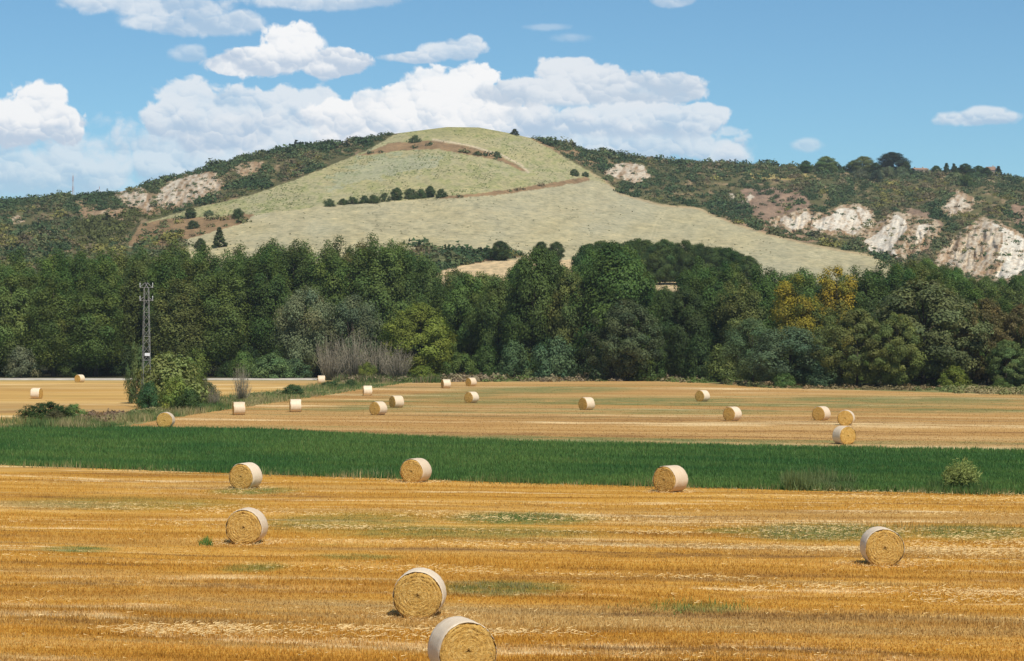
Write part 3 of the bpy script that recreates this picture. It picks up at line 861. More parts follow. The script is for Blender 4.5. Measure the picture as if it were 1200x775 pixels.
# ------------------------------------------------------------------ foliage builders
def leaf_tris(c, nrm, size, rs):
    n = len(c)
    r = rs.normal(0, 1, (n, 3))
    t = np.cross(nrm, r); t /= np.linalg.norm(t, axis=1)[:, None] + 1e-9
    b = np.cross(nrm, t)
    s = size[:, None]
    v = np.stack([c - t * s * 0.55 - b * s * 0.4, c + t * s * 0.55 - b * s * 0.4, c + b * s * 0.75], 1)
    return v.reshape(-1, 3)
def crown_mesh(name, H, zb, R, seed, n_cl=42, per=170, leaf=0.55, rc=(0.24, 0.40), flat=0.8, prof='ovate', gaps=0.0, warm=0.0, mat=None, turn=None):
    """foliage as leaf sprays gathered into clumps spread through the crown"""
    rs = np.random.RandomState(seed)
    cs, nn, sz, cc, centres = [], [], [], [], []
    lob = rs.uniform(0, 6.28, 3)
    lead = [(0.0, 0.0, 1.0)]
    for q in range(5):
        aq = q * 1.257 + rs.uniform(-.4, .4); rq = R * rs.uniform(0.38, 0.62)
        lead.append((math.cos(aq) * rq, math.sin(aq) * rq, rs.uniform(0.76, 0.97)))
    for k in range(n_cl):
        t = (k + rs.rand()) / n_cl
        if prof == 'ovate': pr = math.sin(math.pi * min(1.0, (t * 0.86 + 0.12))) ** 0.7
        elif prof == 'tall': pr = (math.sin(math.pi * min(1.0, t * 0.80 + 0.16))) ** 0.9
        elif prof == 'round': pr = math.sqrt(max(0.05, 1 - (2 * t - 1) ** 2))
        elif prof == 'cone': pr = max(0.12, 1.0 - t) ** 0.8
        else: pr = math.sqrt(max(0.08, 1 - t * t))
        a = k * 2.399963 + rs.uniform(-.5, .5)
        rad = R * pr * rs.uniform(0.35, 0.92) ** 0.7 * (1 + 0.18 * math.sin(2 * a + lob[0]) + 0.12 * math.sin(3 * a + lob[1]))
        r_c = R * rs.uniform(*rc) * (0.65 + 0.5 * pr)
        c = np.array([math.cos(a) * rad, math.sin(a) * rad, zb + (H - zb - r_c * .6) * t])
        if prof == 'tall':
            lx, ly, lh = lead[k % 6]
            t = ((k // 6) + rs.rand()) / (n_cl / 6.0)
            wq = (0.62 if t < 0.5 else 0.62 * (1 - ((t - 0.5) / 0.5) ** 2.4)) * (0.6 + 0.4 * min(1, t * 4))
            r_c = R * (0.25 + 0.20 * min(1, 1.2 * (1 - t))) * rs.uniform(0.85, 1.2)
            c = np.array([lx * (0.75 + 0.35 * t) + math.cos(a) * R * wq * rs.uniform(.2, .8), ly * (0.75 + 0.35 * t) + math.sin(a) * R * wq * rs.uniform(.2, .8), zb + (H * lh - zb - r_c) * t])
        centres.append(c)
        n = int(per * (r_c / (R * (rc[0] + rc[1]) / 2)) ** 1.6)
        dvec = rs.normal(0, 1, (n, 3)); dvec[:, 2] += 0.25
        dvec /= np.linalg.norm(dvec, axis=1)[:, None]
        rr = r_c * (rs.rand(n) ** 0.33) * rs.uniform(0.8, 1.25, n)
        p = c + dvec * rr[:, None] * np.array([1, 1, flat])
        cd = p - np.array([0, 0, zb + 0.45 * (H - zb)]); cd = cd / (np.linalg.norm(cd, axis=1)[:, None] + 1e-6)
        nr_ = dvec * 0.62 + cd * 0.45 + np.array([0, 0, 0.22]) + rs.normal(0, 0.26, (n, 3))
        nr_ /= np.linalg.norm(nr_, axis=1)[:, None]
        cs.append(p); nn.append(nr_); sz.append(leaf * rs.uniform(0.6, 1.35, n))
        tone = rs.uniform(0.74, 1.26)
        hue = rs.normal(0, 0.07)
        c3 = np.ones((n, 3)) * tone * rs.uniform(0.7, 1.3, n)[:, None]
        c3[:, 0] *= 1 + hue + warm * max(0, rs.normal(0.3, .5)); c3[:, 2] *= 1 - hue * 0.6
        if turn is not None:
            yel = np.clip(rs.normal(turn + 0.35 * (t - 0.5), 0.35) + rs.normal(0, 0.2, n), 0, 1)[:, None]
            c3 = c3 * (np.array([0.095, 0.115, 0.032]) * (1 - yel) + np.array([0.42, 0.31, 0.035]) * yel)
        cc.append(c3)
    c = np.concatenate(cs); v = leaf_tris(c, np.concatenate(nn), np.concatenate(sz), rs)
    v[:, 2] = np.maximum(v[:, 2], 0.05)
    me = np_mesh(name, v, np.arange(len(v)).reshape(-1, 3), mat or MAT['leaf'], False, np.repeat(np.concatenate(cc), 3, 0))
    return me, centres
def trunk_mesh(name, H, r0, centres, seed, zb, lean=0.0, n_limb=9):
    rs = np.random.RandomState(seed)
    tb = Tubes()
    pts, rad = [], []
    k = 7
    for i in range(k):
        t = i / (k - 1)
        pts.append((lean * t * H * 0.1 + 0.12 * math.sin(t * 5 + seed), 0.12 * math.cos(t * 4 + seed) - 0.12 * math.cos(seed), t * H * 0.82 - 0.25 * (i == 0)))
        rad.append(r0 * (1.25 if i == 0 else 1 - 0.85 * t))
    tb.tube(pts, rad, 9)
    low = sorted(centres, key=lambda c: rs.rand())[:n_limb]
    for c in low:
        z0 = max(zb * 0.75, min(c[2] * rs.uniform(0.45, 0.75), H * 0.75))
        t = z0 / (H * 0.82)
        base = Vector((np.interp(t, np.linspace(0, 1, k), [p[0] for p in pts]), np.interp(t, np.linspace(0, 1, k), [p[1] for p in pts]), z0))
        e = Vector(c)
        mid = base.lerp(e, 0.5) + Vector((0, 0, -0.06 * (e - base).length))
        tb.tube([base, mid, e], [r0 * 0.42, r0 * 0.24, 0.04], 6)
    return tb.mesh(name, MAT['bark'])
PROTO = {}
def proto(kind, k, **kw):
    tr = kw.pop('r0'); nl = kw.pop('limbs', 9)
    me, ce = crown_mesh(f'{kind}_crown', seed=100 + 13 * k + len(kind), **kw)
    tm = trunk_mesh(f'{kind}_trunk', kw['H'], tr, ce, 7 + k, kw['zb'], 0.0, nl)
    PROTO.setdefault(kind, []).append((me, tm, kw['H'], kw['R']))
for k in range(5):
    proto('poplar', k, H=26.0, zb=3.0 + 0.5 * k, R=5.2, n_cl=90, per=430, leaf=0.275, rc=(0.26, 0.42), flat=1.15, prof='tall', r0=0.42, limbs=14)
for k in range(4):
    proto('oak', k, H=20.0, zb=1.6, R=7.4, n_cl=62, per=540, leaf=0.30, rc=(0.20, 0.34), flat=0.8, prof='ovate', r0=0.45, limbs=14)
for k in range(3):
    proto('willow', k, H=13.0, zb=1.0, R=5.6, n_cl=50, per=460, leaf=0.225, rc=(0.22, 0.34), flat=0.85, prof='round', r0=0.3, limbs=12)
for k in range(3):
    proto('thorn', k, H=15.0, zb=1.2, R=6.6, n_cl=95, per=270, leaf=0.25, rc=(0.13, 0.25), flat=0.7, prof='ovate', r0=0.25, limbs=22, warm=0.06)
for k in range(4):
    proto('shrub', k, H=5.0, zb=0.2, R=3.0, n_cl=28, per=190, leaf=0.20, rc=(0.24, 0.40), flat=0.85, prof='dome', r0=0.10, limbs=8)
for k in range(2):
    proto('conifer', k, H=12.0, zb=0.8, R=3.2, n_cl=44, per=170, leaf=0.34, rc=(0.20, 0.34), flat=0.8, prof='cone', r0=0.2, limbs=6)
for k in range(2):
    proto('yellow', k, H=26.0, zb=4.0, R=5.2, n_cl=84, per=360, leaf=0.28, rc=(0.24, 0.4), flat=1.1, prof='tall', r0=0.38, limbs=14, turn=0.62 + 0.12 * k)
TREES = []
YE = (1.0, 1.0, 1.0)
def tree(name, kind, k, px, d, top, wpx, rgb, label, cat='tree', group=None, z=None, rz=None, base_py=None):
    """plant a tree so that it stands on the ground at distance d and reaches its height"""
    cm_, tm, H, R = PROTO[kind][k % len(PROTO[kind])]
    if z is None:
        z = land_z(px, d)
    x = (px - 600) / F * d
    h = HC + (HOR - top) / F * d - z
    sz = h / H
    sx = (wpx / F * d) / (2 * R * 0.98)
    e = empty(name, (x, d, z - 0.02), rz if rz is not None else (px * 1.7 + k) % 6.28)
    e.scale = (sx, sx, sz)
    c = add('crown', cm_, e); c.color = (*rgb, 1)
    add('trunk', tm, e)
    set_props(e, label, cat, group)
    TREES.append((name, px, d, h))
    return e
DG = (0.076, 0.120, 0.030); MG = (0.108, 0.158, 0.038); OG = (0.142, 0.172, 0.050); GG = (0.160, 0.182, 0.092); YG = (0.180, 0.212, 0.038)
BG = (0.108, 0.164, 0.076); BR = (0.180, 0.150, 0.058); DK = (0.054, 0.086, 0.026)
rt = np.random.RandomState(5)
def vary(c, a=0.12):
    g = 1 + rt.normal(0, a); return tuple(float(max(0.01, v * g * (1 + rt.normal(0, a * 0.5)))) for v in c)
# --- trees that the photograph lets one point to
NAMED = [
 # name, kind, px, d, top, width, colour, label
 ('poplar_tree', 'poplar', 12, 492, 306, 64, OG, 'olive green poplar at the left edge of the wood'),
 ('poplar_tree', 'poplar', 62, 489, 318, 62, MG, 'broad poplar standing above the bale beside the road, left of the pylon'),
 ('poplar_tree', 'poplar', 112, 490, 322, 66, MG, 'green poplar between the roadside bale and the pylon'),
 ('poplar_tree', 'poplar', 205, 492, 322, 74, OG, 'yellowish green poplar directly right of the lattice pylon'),
 ('poplar_tree', 'poplar', 262, 494, 312, 66, MG, 'green poplar behind the bare grey bush right of the pylon'),
 ('poplar_tree', 'poplar', 312, 500, 286, 60, DG, 'tall dark poplar left of the two grey-green willows'),
 ('willow_tree', 'willow', 357, 478, 335, 72, GG, 'grey-green willow, left one of the rounded pair behind the bare thicket'),
 ('willow_tree', 'willow', 414, 482, 345, 66, (0.135, 0.160, 0.084), 'grey-green willow, right one of the rounded pair behind the bare thicket'),
 ('poplar_tree', 'poplar', 382, 505, 283, 62, MG, 'tall poplar rising behind the grey-green willow pair'),
 ('poplar_tree', 'poplar', 440, 508, 276, 70, MG, 'tallest light poplar left of the gap where the tan field shows'),
 ('poplar_tree', 'poplar', 478, 512, 284, 54, DG, 'dark poplar sloping down to the gap with the tan field'),
 ('round_tree', 'oak', 492, 474, 355, 86, YG, 'yellow-green rounded tree right of the bare grey thicket'),
 ('poplar_tree', 'oak', 548, 490, 318, 64, MG, 'medium green tree below the tan field gap'),
 ('round_tree', 'oak', 584, 482, 322, 58, MG, 'leafy tree just left of the big dark round tree'),
 ('oak_tree', 'oak', 630, 470, 289, 80, DG, 'big dark round oak left of the largest oak'),
 ('oak_tree', 'oak', 668, 466, 318, 66, OG, 'olive green oak squeezed between the two big dark oaks'),
 ('oak_tree', 'oak', 720, 462, 284, 118, DG, 'largest dark oak at the middle of the wood'),
 ('oak_tree', 'thorn', 735, 446, 350, 84, (0.105, 0.145, 0.056), 'grey-olive tree in front of the largest oak'),
 ('round_tree', 'oak', 803, 462, 336, 60, DK, 'dark tree right of the small tan field window'),
 ('small_oak', 'oak', 779, 476, 335, 46, DG, 'small dark tree just below the tan field window'),
 ('poplar_tree', 'poplar', 828, 470, 308, 60, DG, 'dark upright poplar right of the small tan field window'),
 ('poplar_tree', 'poplar', 868, 462, 318, 58, OG, 'olive poplar left of the yellow-leaved tree'),
 ('yellow_tree', 'yellow', 934, 448, 318, 62, YE, 'tree with turning yellow leaves, left of two'),
 ('yellow_tree', 'yellow', 981, 470, 304, 58, YE, 'tree with bright yellow top, right of two'),
 ('poplar_tree', 'poplar', 962, 448, 352, 50, OG, 'olive tree standing before the two yellow trees'),
 ('poplar_tree', 'poplar', 1016, 470, 311, 54, DG, 'dark green poplar just right of the yellow trees'),
 ('willow_tree', 'willow', 925, 398, 383, 104, BG, 'wide blue-green willow bush at the field edge below the yellow trees'),
 ('willow_tree', 'willow', 882, 415, 372, 60, (0.110, 0.165, 0.070), 'green willow bush left of the wide blue-green willow'),
 ('thorn_tree', 'thorn', 1004, 388, 360, 84, OG, 'olive tree at the field edge right of the blue-green willow'),
 ('thorn_tree', 'thorn', 1082, 392, 326, 148, (0.120, 0.152, 0.056), 'broad grey-olive tree overhanging the far field edge at right'),
 ('thorn_tree', 'thorn', 1052, 384, 366, 70, OG, 'lower olive tree in the left skirt of the broad overhanging tree'),
 ('thorn_tree', 'thorn', 1156, 395, 348, 70, BR, 'brownish tree between the broad overhanging tree and the right edge'),
 ('thorn_tree', 'thorn', 1196, 392, 356, 62, BR, 'brownish tree at the right edge of the picture'),
 ('shrub_tree', 'thorn', 1180, 386, 398, 60, (0.15, 0.19, 0.06), 'low green tree beneath the brown-topped trees at right'),
]
for i, (nm, kd, px, d, top, wd, c, lab) in enumerate(NAMED):
    tree(nm, kd, i, px, d, top, wd, vary(c, 0.06), lab)
# --- the rest of the wood: one kind of label for each stretch, told apart only by the stretch
TOPL = curve([(-160, 300), (0, 297), (45, 290), (80, 290), (110, 292), (140, 287), (165, 285), (205, 284), (235, 286), (262, 288), (290, 284), (325, 280), (380, 281), (430, 278), (470, 280), (490, 290),
              (505, 310), (530, 320), (600, 322), (618, 292), (660, 300), (690, 288), (740, 288), (760, 300), (772, 335), (790, 335), (800, 292), (850, 296), (880, 304), (920, 312), (960, 314), (1000, 316), (1040, 310), (1060, 304), (1100, 302), (1130, 322), (1160, 330), (1200, 328), (1400, 330)])
k = 0
for row, (d0, lift, step_) in enumerate(((512, 10, 40), (535, 4, 38), (556, 0, 36))):
    px = -150 + row * 14
    while px < 1350:
        d = d0 + rt.uniform(-7, 7)
        if px > 840: d -= 40 * min(1, (px - 840) / 120)
        top = float(TOPL(px)) - 5 + lift * rt.uniform(0.4, 1.8) + rt.uniform(-4, 6)
        skip = 495 < px < 612 and row > 1 or 748 < px < 806 or (795 < px < 860 and row == 2)
        if not skip:
            where = np.searchsorted([0, 95, 170, 245, 335, 420, 500, 640, 760, 900, 1020, 1110, 1200], px)
            where = ['beyond the left edge', 'between the left edge and the roadside bale', 'between the roadside bale and the pylon', 'just right of the pylon', 'between the pylon clump and the willows', 'behind the left willow',
                     'behind the right willow', 'below the tan field gap', 'around the largest oak', 'left of the yellow trees', 'behind the yellow trees', 'left behind the broad overhanging tree', 'right behind the broad overhanging tree', 'beyond the right edge'][where]
            rank = ['second', 'third', 'rearmost'][row]
            lb = f'tall tree in the {rank} row, {where}'
            g_ = f'{rank} row trees {where}'
            kd = 'poplar' if (px < 500 or px > 760 or rt.rand() < 0.3) else 'oak'
            c = [DG, MG, MG, OG][int(rt.randint(4))] if row else [DG, MG][int(rt.randint(2))]
            tree('poplar_tree' if kd == 'poplar' else 'oak_tree', kd, k, px, d, top, rt.uniform(50, 66), vary(c), lb, group=g_)
            k += 1
        px += step_ * rt.uniform(0.8, 1.2)
# --- copses on the rising ground behind the wood
for i, (px, d, top, wd, nm, lab) in enumerate([
    (586, 790, 282, 26, 'small_tree', 'dark small tree standing on the tan field edge in the gap'),
    (634, 800, 283, 22, 'small_tree', 'dark tree behind the top of the big round oak, left of two'),
    (652, 800, 283, 22, 'small_tree', 'dark tree behind the top of the big round oak, right of two')]):
    tree(nm, 'oak', i, px, d, top, wd, vary(DK), lab)
for i in range(17):
    px = 690 + i * 11.5 + rt.uniform(-3, 3)
    d = 740 + rt.uniform(-12, 12)
    top = np.interp(px, [690, 740, 800, 850, 880, 920], [284, 281, 282, 290, 300, 308]) + rt.uniform(-2, 3)
    tree('hedge_tree', 'oak', i, px, d, top, rt.uniform(34, 44), vary(DG), 'dark tree in the dense row along the foot of the pale hill', group='tree row at the hill foot')
for i in range(12):
    px = 1050 + i * 18 + rt.uniform(-3, 3)
    tree('hedge_tree', 'oak', i, px, 640 + rt.uniform(-15, 15), np.interp(px, [1050, 1080, 1110, 1140, 1250], [312, 303, 308, 322, 322]) + rt.uniform(-3, 4), rt.uniform(30, 38), vary(MG), 'green tree below the white clay gullies at right', group='trees below the clay gullies')
# --- undergrowth along the wood's foot
UNDER = [
 ('bush', 652, 455, 394, 52, BG, 'blue-green feathery bush below the big round oak'),
 ('bush', 602, 462, 398, 44, (0.093, 0.150, 0.061), 'green bush left of the blue-green feathery bush'),
 ('bush', 716, 448, 402, 50, (0.093, 0.145, 0.060), 'green bush under the largest oak, right of the blue-green one'),
 ('bush', 762, 446, 396, 44, DG, 'dark bush in the shade right of the largest oak'),
 ('bush', 848, 436, 404, 50, OG, 'olive bush right of the dark hollow in the wood'),
 ('bush', 818, 452, 392, 40, DK, 'dark bush at the dark hollow in the wood'),
 ('bush', 540, 470, 412, 36, MG, 'small green bush at the wood edge behind two far bales'),
 ('bush', 570, 472, 404, 40, DG, 'dark bush at the wood edge right of two far bales'),
 ('bush', 316, 462, 414, 54, (0.128, 0.196, 0.068), 'light green leafy bush at the road end, left of the thicket'),
 ('bush', 345, 466, 420, 38, BG, 'blue-green bush between the road end and the thicket'),
 ('bush', 286, 470, 410, 34, MG, 'green bush at the road behind the bare grey bush'),
 ('bush', 918, 392, 436, 30, (0.136, 0.204, 0.060), 'low green bush in the left foot of the blue-green willow'),
 ('bush', 965, 390, 424, 46, (0.093, 0.153, 0.076), 'green bush in the right foot of the blue-green willow'),
 ('bush', 1117, 384, 428, 36, YG, 'bright green bush lit below the broad overhanging tree'),
 ('bush', 1172, 380, 443, 20, MG, 'small dark green bush in the rough grass at right'),
 ('bush', 495, 455, 428, 34, YG, 'low bright green bush below the yellow-green tree'),
 ('bush', 430, 452, 424, 22, YG, 'yellow-green weedy bush in front of the bare thicket'),
 ('bush', 24, 478, 405, 40, GG, 'grey-green bush at the wood foot near the left edge'),
 ('bush', 160, 300, 399, 22, (0.093, 0.136, 0.051), 'thin dark bush left of the pylon mast'),
]
for i, (nm, px, d, top, wd, c, lab) in enumerate(UNDER):
    tree(nm, 'shrub', i, px, d, top, wd, vary(c, .05), lab, cat='bush')
def under_label(px):
    q = ['left of the pylon', 'between the pylon and the bare thicket', 'between the bare thicket and the largest oak', 'between the largest oak and the yellow trees', 'right of the yellow trees'][int(np.searchsorted([170, 430, 720, 940], px))]
    return f'dark leafy bush under the wood, {q}', 'bush', f'undergrowth {q}'
for i in range(46):
    px = -40 + i * 27.5 + rt.uniform(-9, 9)
    edge_py = np.interp(px, [-40, 395, 520, 600, 760, 850, 900, 1200], [442.3, 442.3, 441, 437.5, 439, 443, 448, 456])
    d = HC * F / (edge_py - HOR) + rt.uniform(3, 12)
    tree('bush', 'shrub', i, px, d, edge_py - rt.uniform(18, 44), rt.uniform(26, 46), vary([DK, DG, MG][int(rt.randint(3))]), *under_label(px))

# ------------------------------------------------------------------ bushes by the fields
FIELD_BUSH = [
 ('bush', 'shrub', 55, 241, 470.5, 62, (0.052, 0.088, 0.024), 'dark green round bush between the left field and the green crop'),
 ('bush', 'shrub', 66, 237, 481, 30, (0.11, 0.105, 0.045), 'dull brownish scrub in the right front of the dark round bush'),
 ('leafy_weed', 'shrub', 86, 245, 472.5, 26, (0.16, 0.25, 0.07), 'light green leafy weed right of the dark round bush'),
 ('bush', 'shrub', 199, 284, 412, 84, (0.23, 0.255, 0.08), 'tall olive bush leaning beside the pylon'),
 ('ivy', 'shrub', 174, 279, 447, 30, (0.06, 0.125, 0.045), 'dark ivy climbing the foot of the pylon'),
 ('bush', 'shrub', 207, 270, 440, 38, (0.19, 0.24, 0.05), 'bright green bush in front of the tall olive one by the pylon'),
 ('bush', 'shrub', 222, 268, 455, 34, (0.06, 0.10, 0.03), 'dark bush at the right front of the pylon clump'),
 ('bush', 'shrub', 228, 300, 424, 32, (0.12, 0.16, 0.04), 'green bush at the back right of the pylon clump'),
 ('bush', 'shrub', 244, 290, 446, 28, (0.16, 0.165, 0.075), 'low olive bush with bare branches right of the pylon clump'),
 ('grass_clump', 'shrub', 343, 345, 450, 26, (0.075, 0.13, 0.045), 'green grass clump on the margin below the gravel road'),
 ('grass_clump', 'shrub', 388, 385, 446, 28, (0.085, 0.135, 0.045), 'green grass clump right of the bale at the road end'),
 ('grass_clump', 'shrub', 411, 398, 444.5, 18, (0.08, 0.12, 0.04), 'small green clump left of the thicket foot'),
]
for i, (nm, kd, px, d, top, wd, c, lab) in enumerate(FIELD_BUSH):
    tree(nm, kd, i, px, d, top, wd, c, lab, cat='bush' if 'bush' in nm else ('ivy' if nm == 'ivy' else 'weed'))
# bare leafless shrubs
def bare_mesh(name, H, R, seed, n=70):
    rs = np.random.RandomState(seed)
    tb = Tubes()
    for k in range(n):
        a = rs.uniform(0, 6.28); r = R * math.sqrt(rs.rand())
        b0 = Vector((math.cos(a) * r * 0.35, math.sin(a) * r * 0.35, -0.1))
        h = H * (0.35 + 0.65 * rs.rand()) * (1 - 0.35 * (r / R) ** 2)
        e = Vector((math.cos(a) * r, math.sin(a) * r, h))
        mid = b0.lerp(e, 0.5) + Vector((rs.normal(0, .15), rs.normal(0, .15), 0.08 * h))
        tb.tube([b0, mid, e], [0.045, 0.03, 0.01], 4)
        for q in range(5):
            p = mid.lerp(e, rs.rand()); dl = Vector((rs.normal(0, .35), rs.normal(0, .35), rs.uniform(.3, 1.0))) * (H * 0.16)
            tb.tube([p, p + dl], [0.02, 0.008], 3)
    return tb.mesh(name, MAT['twig'])
BARE = [bare_mesh('bare_shrub', 7.0, 3.4, 40 + k, 95) for k in range(3)]
for i, (px, d, top, wd, lab) in enumerate([
    (386, 452, 390, 46, 'bare grey shrub at the left end of the leafless thicket'),
    (414, 456, 384, 52, 'bare grey shrub second from left in the leafless thicket'),
    (442, 458, 394, 52, 'bare grey shrub third from left in the leafless thicket'),
    (466, 455, 402, 44, 'bare grey shrub at the right end of the leafless thicket'),
    (283, 312, 424, 26, 'lone bare grey bush above the middle of the margin by the pylon'),
    (250, 288, 452, 20, 'low sprawl of dead branches right of the pylon clump')]):
    h = HC + (HOR - top) / F * d
    o = add('bare_shrub', BARE[i % 3], loc=((px - 600) / F * d, d, 0), rot=(0, 0, i * 1.3))
    s = wd / F * d / 6.8
    o.scale = (s, s, h / 7.0)
    set_props(o, lab, 'shrub')
# rough grass and brambles (uncountable)
def tufts(name, regions, label, cat, seed):
    rs = np.random.RandomState(seed)
    V_, C_ = [], []
    for (poly, n, h, wdt, cols) in regions:
        pp = np.array([p for p in poly]); lo = pp.min(0); hi = pp.max(0)
        # sample evenly on the photograph, then drop to the ground
        x = rs.uniform(lo[0], hi[0], n * 3); y = rs.uniform(lo[1], hi[1], n * 3)
        i = inpoly(x, y, poly)
        if len(poly) == 4 and seed == 12 and h < 0.25:
            cxy = (lo + hi) / 2; hw = (hi - lo) / 2
            el_ = ((x - cxy[0]) / hw[0]) ** 2 + ((y - cxy[1]) / hw[1]) ** 2
            i = rs.rand(len(x)) < np.clip(1.15 - el_, 0, 1) * np.clip((fbm(x * 0.09, y * 0.35, 5, 3) - 0.33) * 5, 0, 1)
        x, y = x[i][:n], y[i][:n]
        d = HC * F / (y - HOR)
        xx = (x - 600) / F * d
        cl = fbm(xx * 0.25, d * 0.12, seed, 3)
        hh = h * (0.35 + 1.3 * np.clip((cl - 0.3) * 2.2, 0, 1)) * rs.uniform(0.5, 1.2, len(x))
        v, f = blades(np.stack([xx, d, np.zeros(len(x))], -1), hh, wdt * rs.uniform(0.6, 1.4, len(x)), h * 0.5 * rs.rand(len(x)), rs)
        cols = np.array(cols)
        pick = np.clip(((fbm(xx * 0.3, d * 0.15, seed + 9, 3) - 0.25) * 2 + rs.normal(0, .18, len(x))) * len(cols), 0, len(cols) - 1).astype(int)
        V_.append(v); C_.append(np.repeat(cols[pick] * rs.uniform(0.7, 1.3, len(x))[:, None], 3, 0))
    v = np.concatenate(V_)
    o = add(name, np_mesh(name, v, np.arange(len(v)).reshape(-1, 3), MAT['blade'], False, np.concatenate(C_)))
    return set_props(o, label, cat, kind='stuff')
GRC = [(0.09, 0.15, 0.045), (0.15, 0.19, 0.06), (0.24, 0.23, 0.09), (0.36, 0.29, 0.14)]
tufts('rough_grass', [
    ([(0, 499), (60, 497), (120, 492), (160, 482), (240, 470), (320, 460), (385, 449), (470, 446), (478, 449), (380, 464), (250, 483), (140, 499)], 30000, 0.55, 0.10, GRC),
    ([(-60, 502), (0, 496), (130, 492), (135, 502)], 5000, 0.8, 0.10, GRC),
    ([(395, 444), (520, 441), (520, 449), (390, 449)], 6000, 1.0, 0.2, [(0.07, 0.12, 0.03), (0.10, 0.13, 0.04), (0.2, 0.16, 0.09)]),
  ], 'rough grass on the margin between the upper fields', 'grass', 3)
def clump_mass(name, pos, size, cols, per, seed, label, cat, squash=0.8, leaf=(0.28, 0.5)):
    """many low leafy clumps merged into one mass"""
    rs = np.random.RandomState(seed)
    B = len(pos)
    dv = rs.normal(0, 1, (B, per, 3)); dv[..., 2] = np.abs(dv[..., 2]) * 0.9 + 0.05
    dv /= np.linalg.norm(dv, axis=2)[..., None]
    rr = (rs.rand(B, per) ** 0.3) * rs.uniform(0.8, 1.25, (B, per))
    ctr = pos[:, None, :] + dv * (rr * size[:, None])[..., None] * np.array([1.3, 1.3, squash])
    nv = dv * 0.8 + np.array([0, 0, .3]) + rs.normal(0, .4, (B, per, 3)); nv /= np.linalg.norm(nv, axis=2)[..., None]
    v = leaf_tris(ctr.reshape(-1, 3), nv.reshape(-1, 3), np.repeat(size, per) * rs.uniform(*leaf, B * per), rs)
    vc = np.repeat(np.repeat(cols, per, 0) * rs.uniform(0.7, 1.35, B * per)[:, None], 3, 0)
    return set_props(add(name, np_mesh(name, v, np.arange(len(v)).reshape(-1, 3), MAT['scrub'], False, vc)), label, cat, kind='stuff')
rs = np.random.RandomState(19)
BP, BS, BC = [], [], []
for poly, n, smin, smax, pal in (
    ([(500, 443), (600, 439), (700, 439), (780, 441), (860, 446), (860, 450.5), (760, 447), (600, 448), (500, 448)], 620, 0.5, 1.3, [(0.10, 0.16, 0.04), (0.13, 0.17, 0.05), (0.22, 0.185, 0.10), (0.25, 0.19, 0.12)]),
    ([(850, 446), (900, 450), (1120, 456), (1120, 459), (900, 455.5), (850, 451)], 380, 0.3, 0.8, [(0.12, 0.14, 0.05), (0.30, 0.21, 0.11), (0.20, 0.16, 0.08)]),
    ([(1105, 453), (1240, 453), (1240, 465), (1110, 461)], 420, 0.3, 0.9, [(0.12, 0.165, 0.05), (0.20, 0.20, 0.075), (0.28, 0.23, 0.11)]),
    ([(395, 444), (505, 442), (505, 448), (470, 448.5), (395, 449)], 260, 0.35, 1.1, [(0.11, 0.17, 0.04), (0.15, 0.18, 0.05), (0.26, 0.2, 0.12)]),
    ([(90, 487), (140, 484), (150, 492), (95, 500)], 130, 0.25, 0.65, [(0.22, 0.155, 0.09), (0.18, 0.12, 0.08), (0.24, 0.21, 0.1)]),
    ([(150, 484), (240, 470), (330, 459), (335, 462), (245, 475), (155, 490)], 260, 0.2, 0.6, [(0.16, 0.19, 0.07), (0.24, 0.22, 0.10), (0.12, 0.16, 0.05)])):
    pp = np.array(poly); lo, hi = pp.min(0), pp.max(0)
    x = rs.uniform(lo[0], hi[0], n * 4); y = rs.uniform(lo[1], hi[1], n * 4)
    i = inpoly(x, y, poly); x, y = x[i][:n], y[i][:n]
    d = HC * F / (y - HOR)
    BP.append(np.stack([(x - 600) / F * d, d, np.zeros(len(x))], -1))
    t = fbm(x * 0.03, y * 0.05, 77, 3)
    BS.append((smin + (smax - smin) * rs.rand(len(x)) ** 1.5) * (0.55 + 0.9 * t))
    pal = np.array(pal)
    BC.append(pal[np.clip(((fbm(x * 0.02, y * 0.1, 78, 2) - .2) * 1.7 + rs.normal(0, .15, len(x))) * len(pal), 0, len(pal) - 1).astype(int)])
clump_mass('bramble_strip', np.concatenate(BP), np.concatenate(BS), np.concatenate(BC), 40, 20, 'low brambles and dry weeds along field margins and the foot of the trees', 'brambles', 0.95)
# feathery bush of arching wands in the crop edge
rs = np.random.RandomState(23)
V_, C_ = [], []
for k in range(900):
    a = rs.uniform(0, 6.28); r = 1.2 * math.sqrt(rs.rand()); up_ = rs.uniform(0.3, 1.0) * (1 + 0.15 * math.sin(3 * a))
    p0 = np.array([0.25 * math.cos(a) * r, 0.25 * math.sin(a) * r, 0.0])
    tip = np.array([math.cos(a) * r + 0.35 * up_, math.sin(a) * r, 1.9 * up_ * (1 - 0.30 * r * r)])
    prev = p0
    for q in range(1, 6):
        t = q / 5.0
        p = p0 * (1 - t) + tip * t + np.array([0, 0, 0.35 * math.sin(t * 3.14)])
        for j in range(2):
            b = prev + (p - prev) * rs.rand() + rs.normal(0, .03, 3)
            dirv = rs.normal(0, 1, 3) * 0.10 + np.array([0.10, 0, 0.02])
            sd = rs.normal(0, 1, 3) * 0.016
            V_.append([b - sd, b + sd, b + dirv])
            C_.append(np.array([0.25, 0.29, 0.085]) * (0.6 + 0.4 * t) * rs.uniform(0.75, 1.25))
        prev = p
V_ = np.array(V_).reshape(-1, 3)
V_[:, 2] = np.maximum(V_[:, 2], 0.0)
pt = G(1121, 575.5)
o = add('tamarisk_bush', np_mesh('tamarisk_bush', V_, np.arange(len(V_)).reshape(-1, 3), MAT['scrub'], False, np.repeat(np.array(C_), 3, 0)), loc=(pt.x, pt.y, 0))
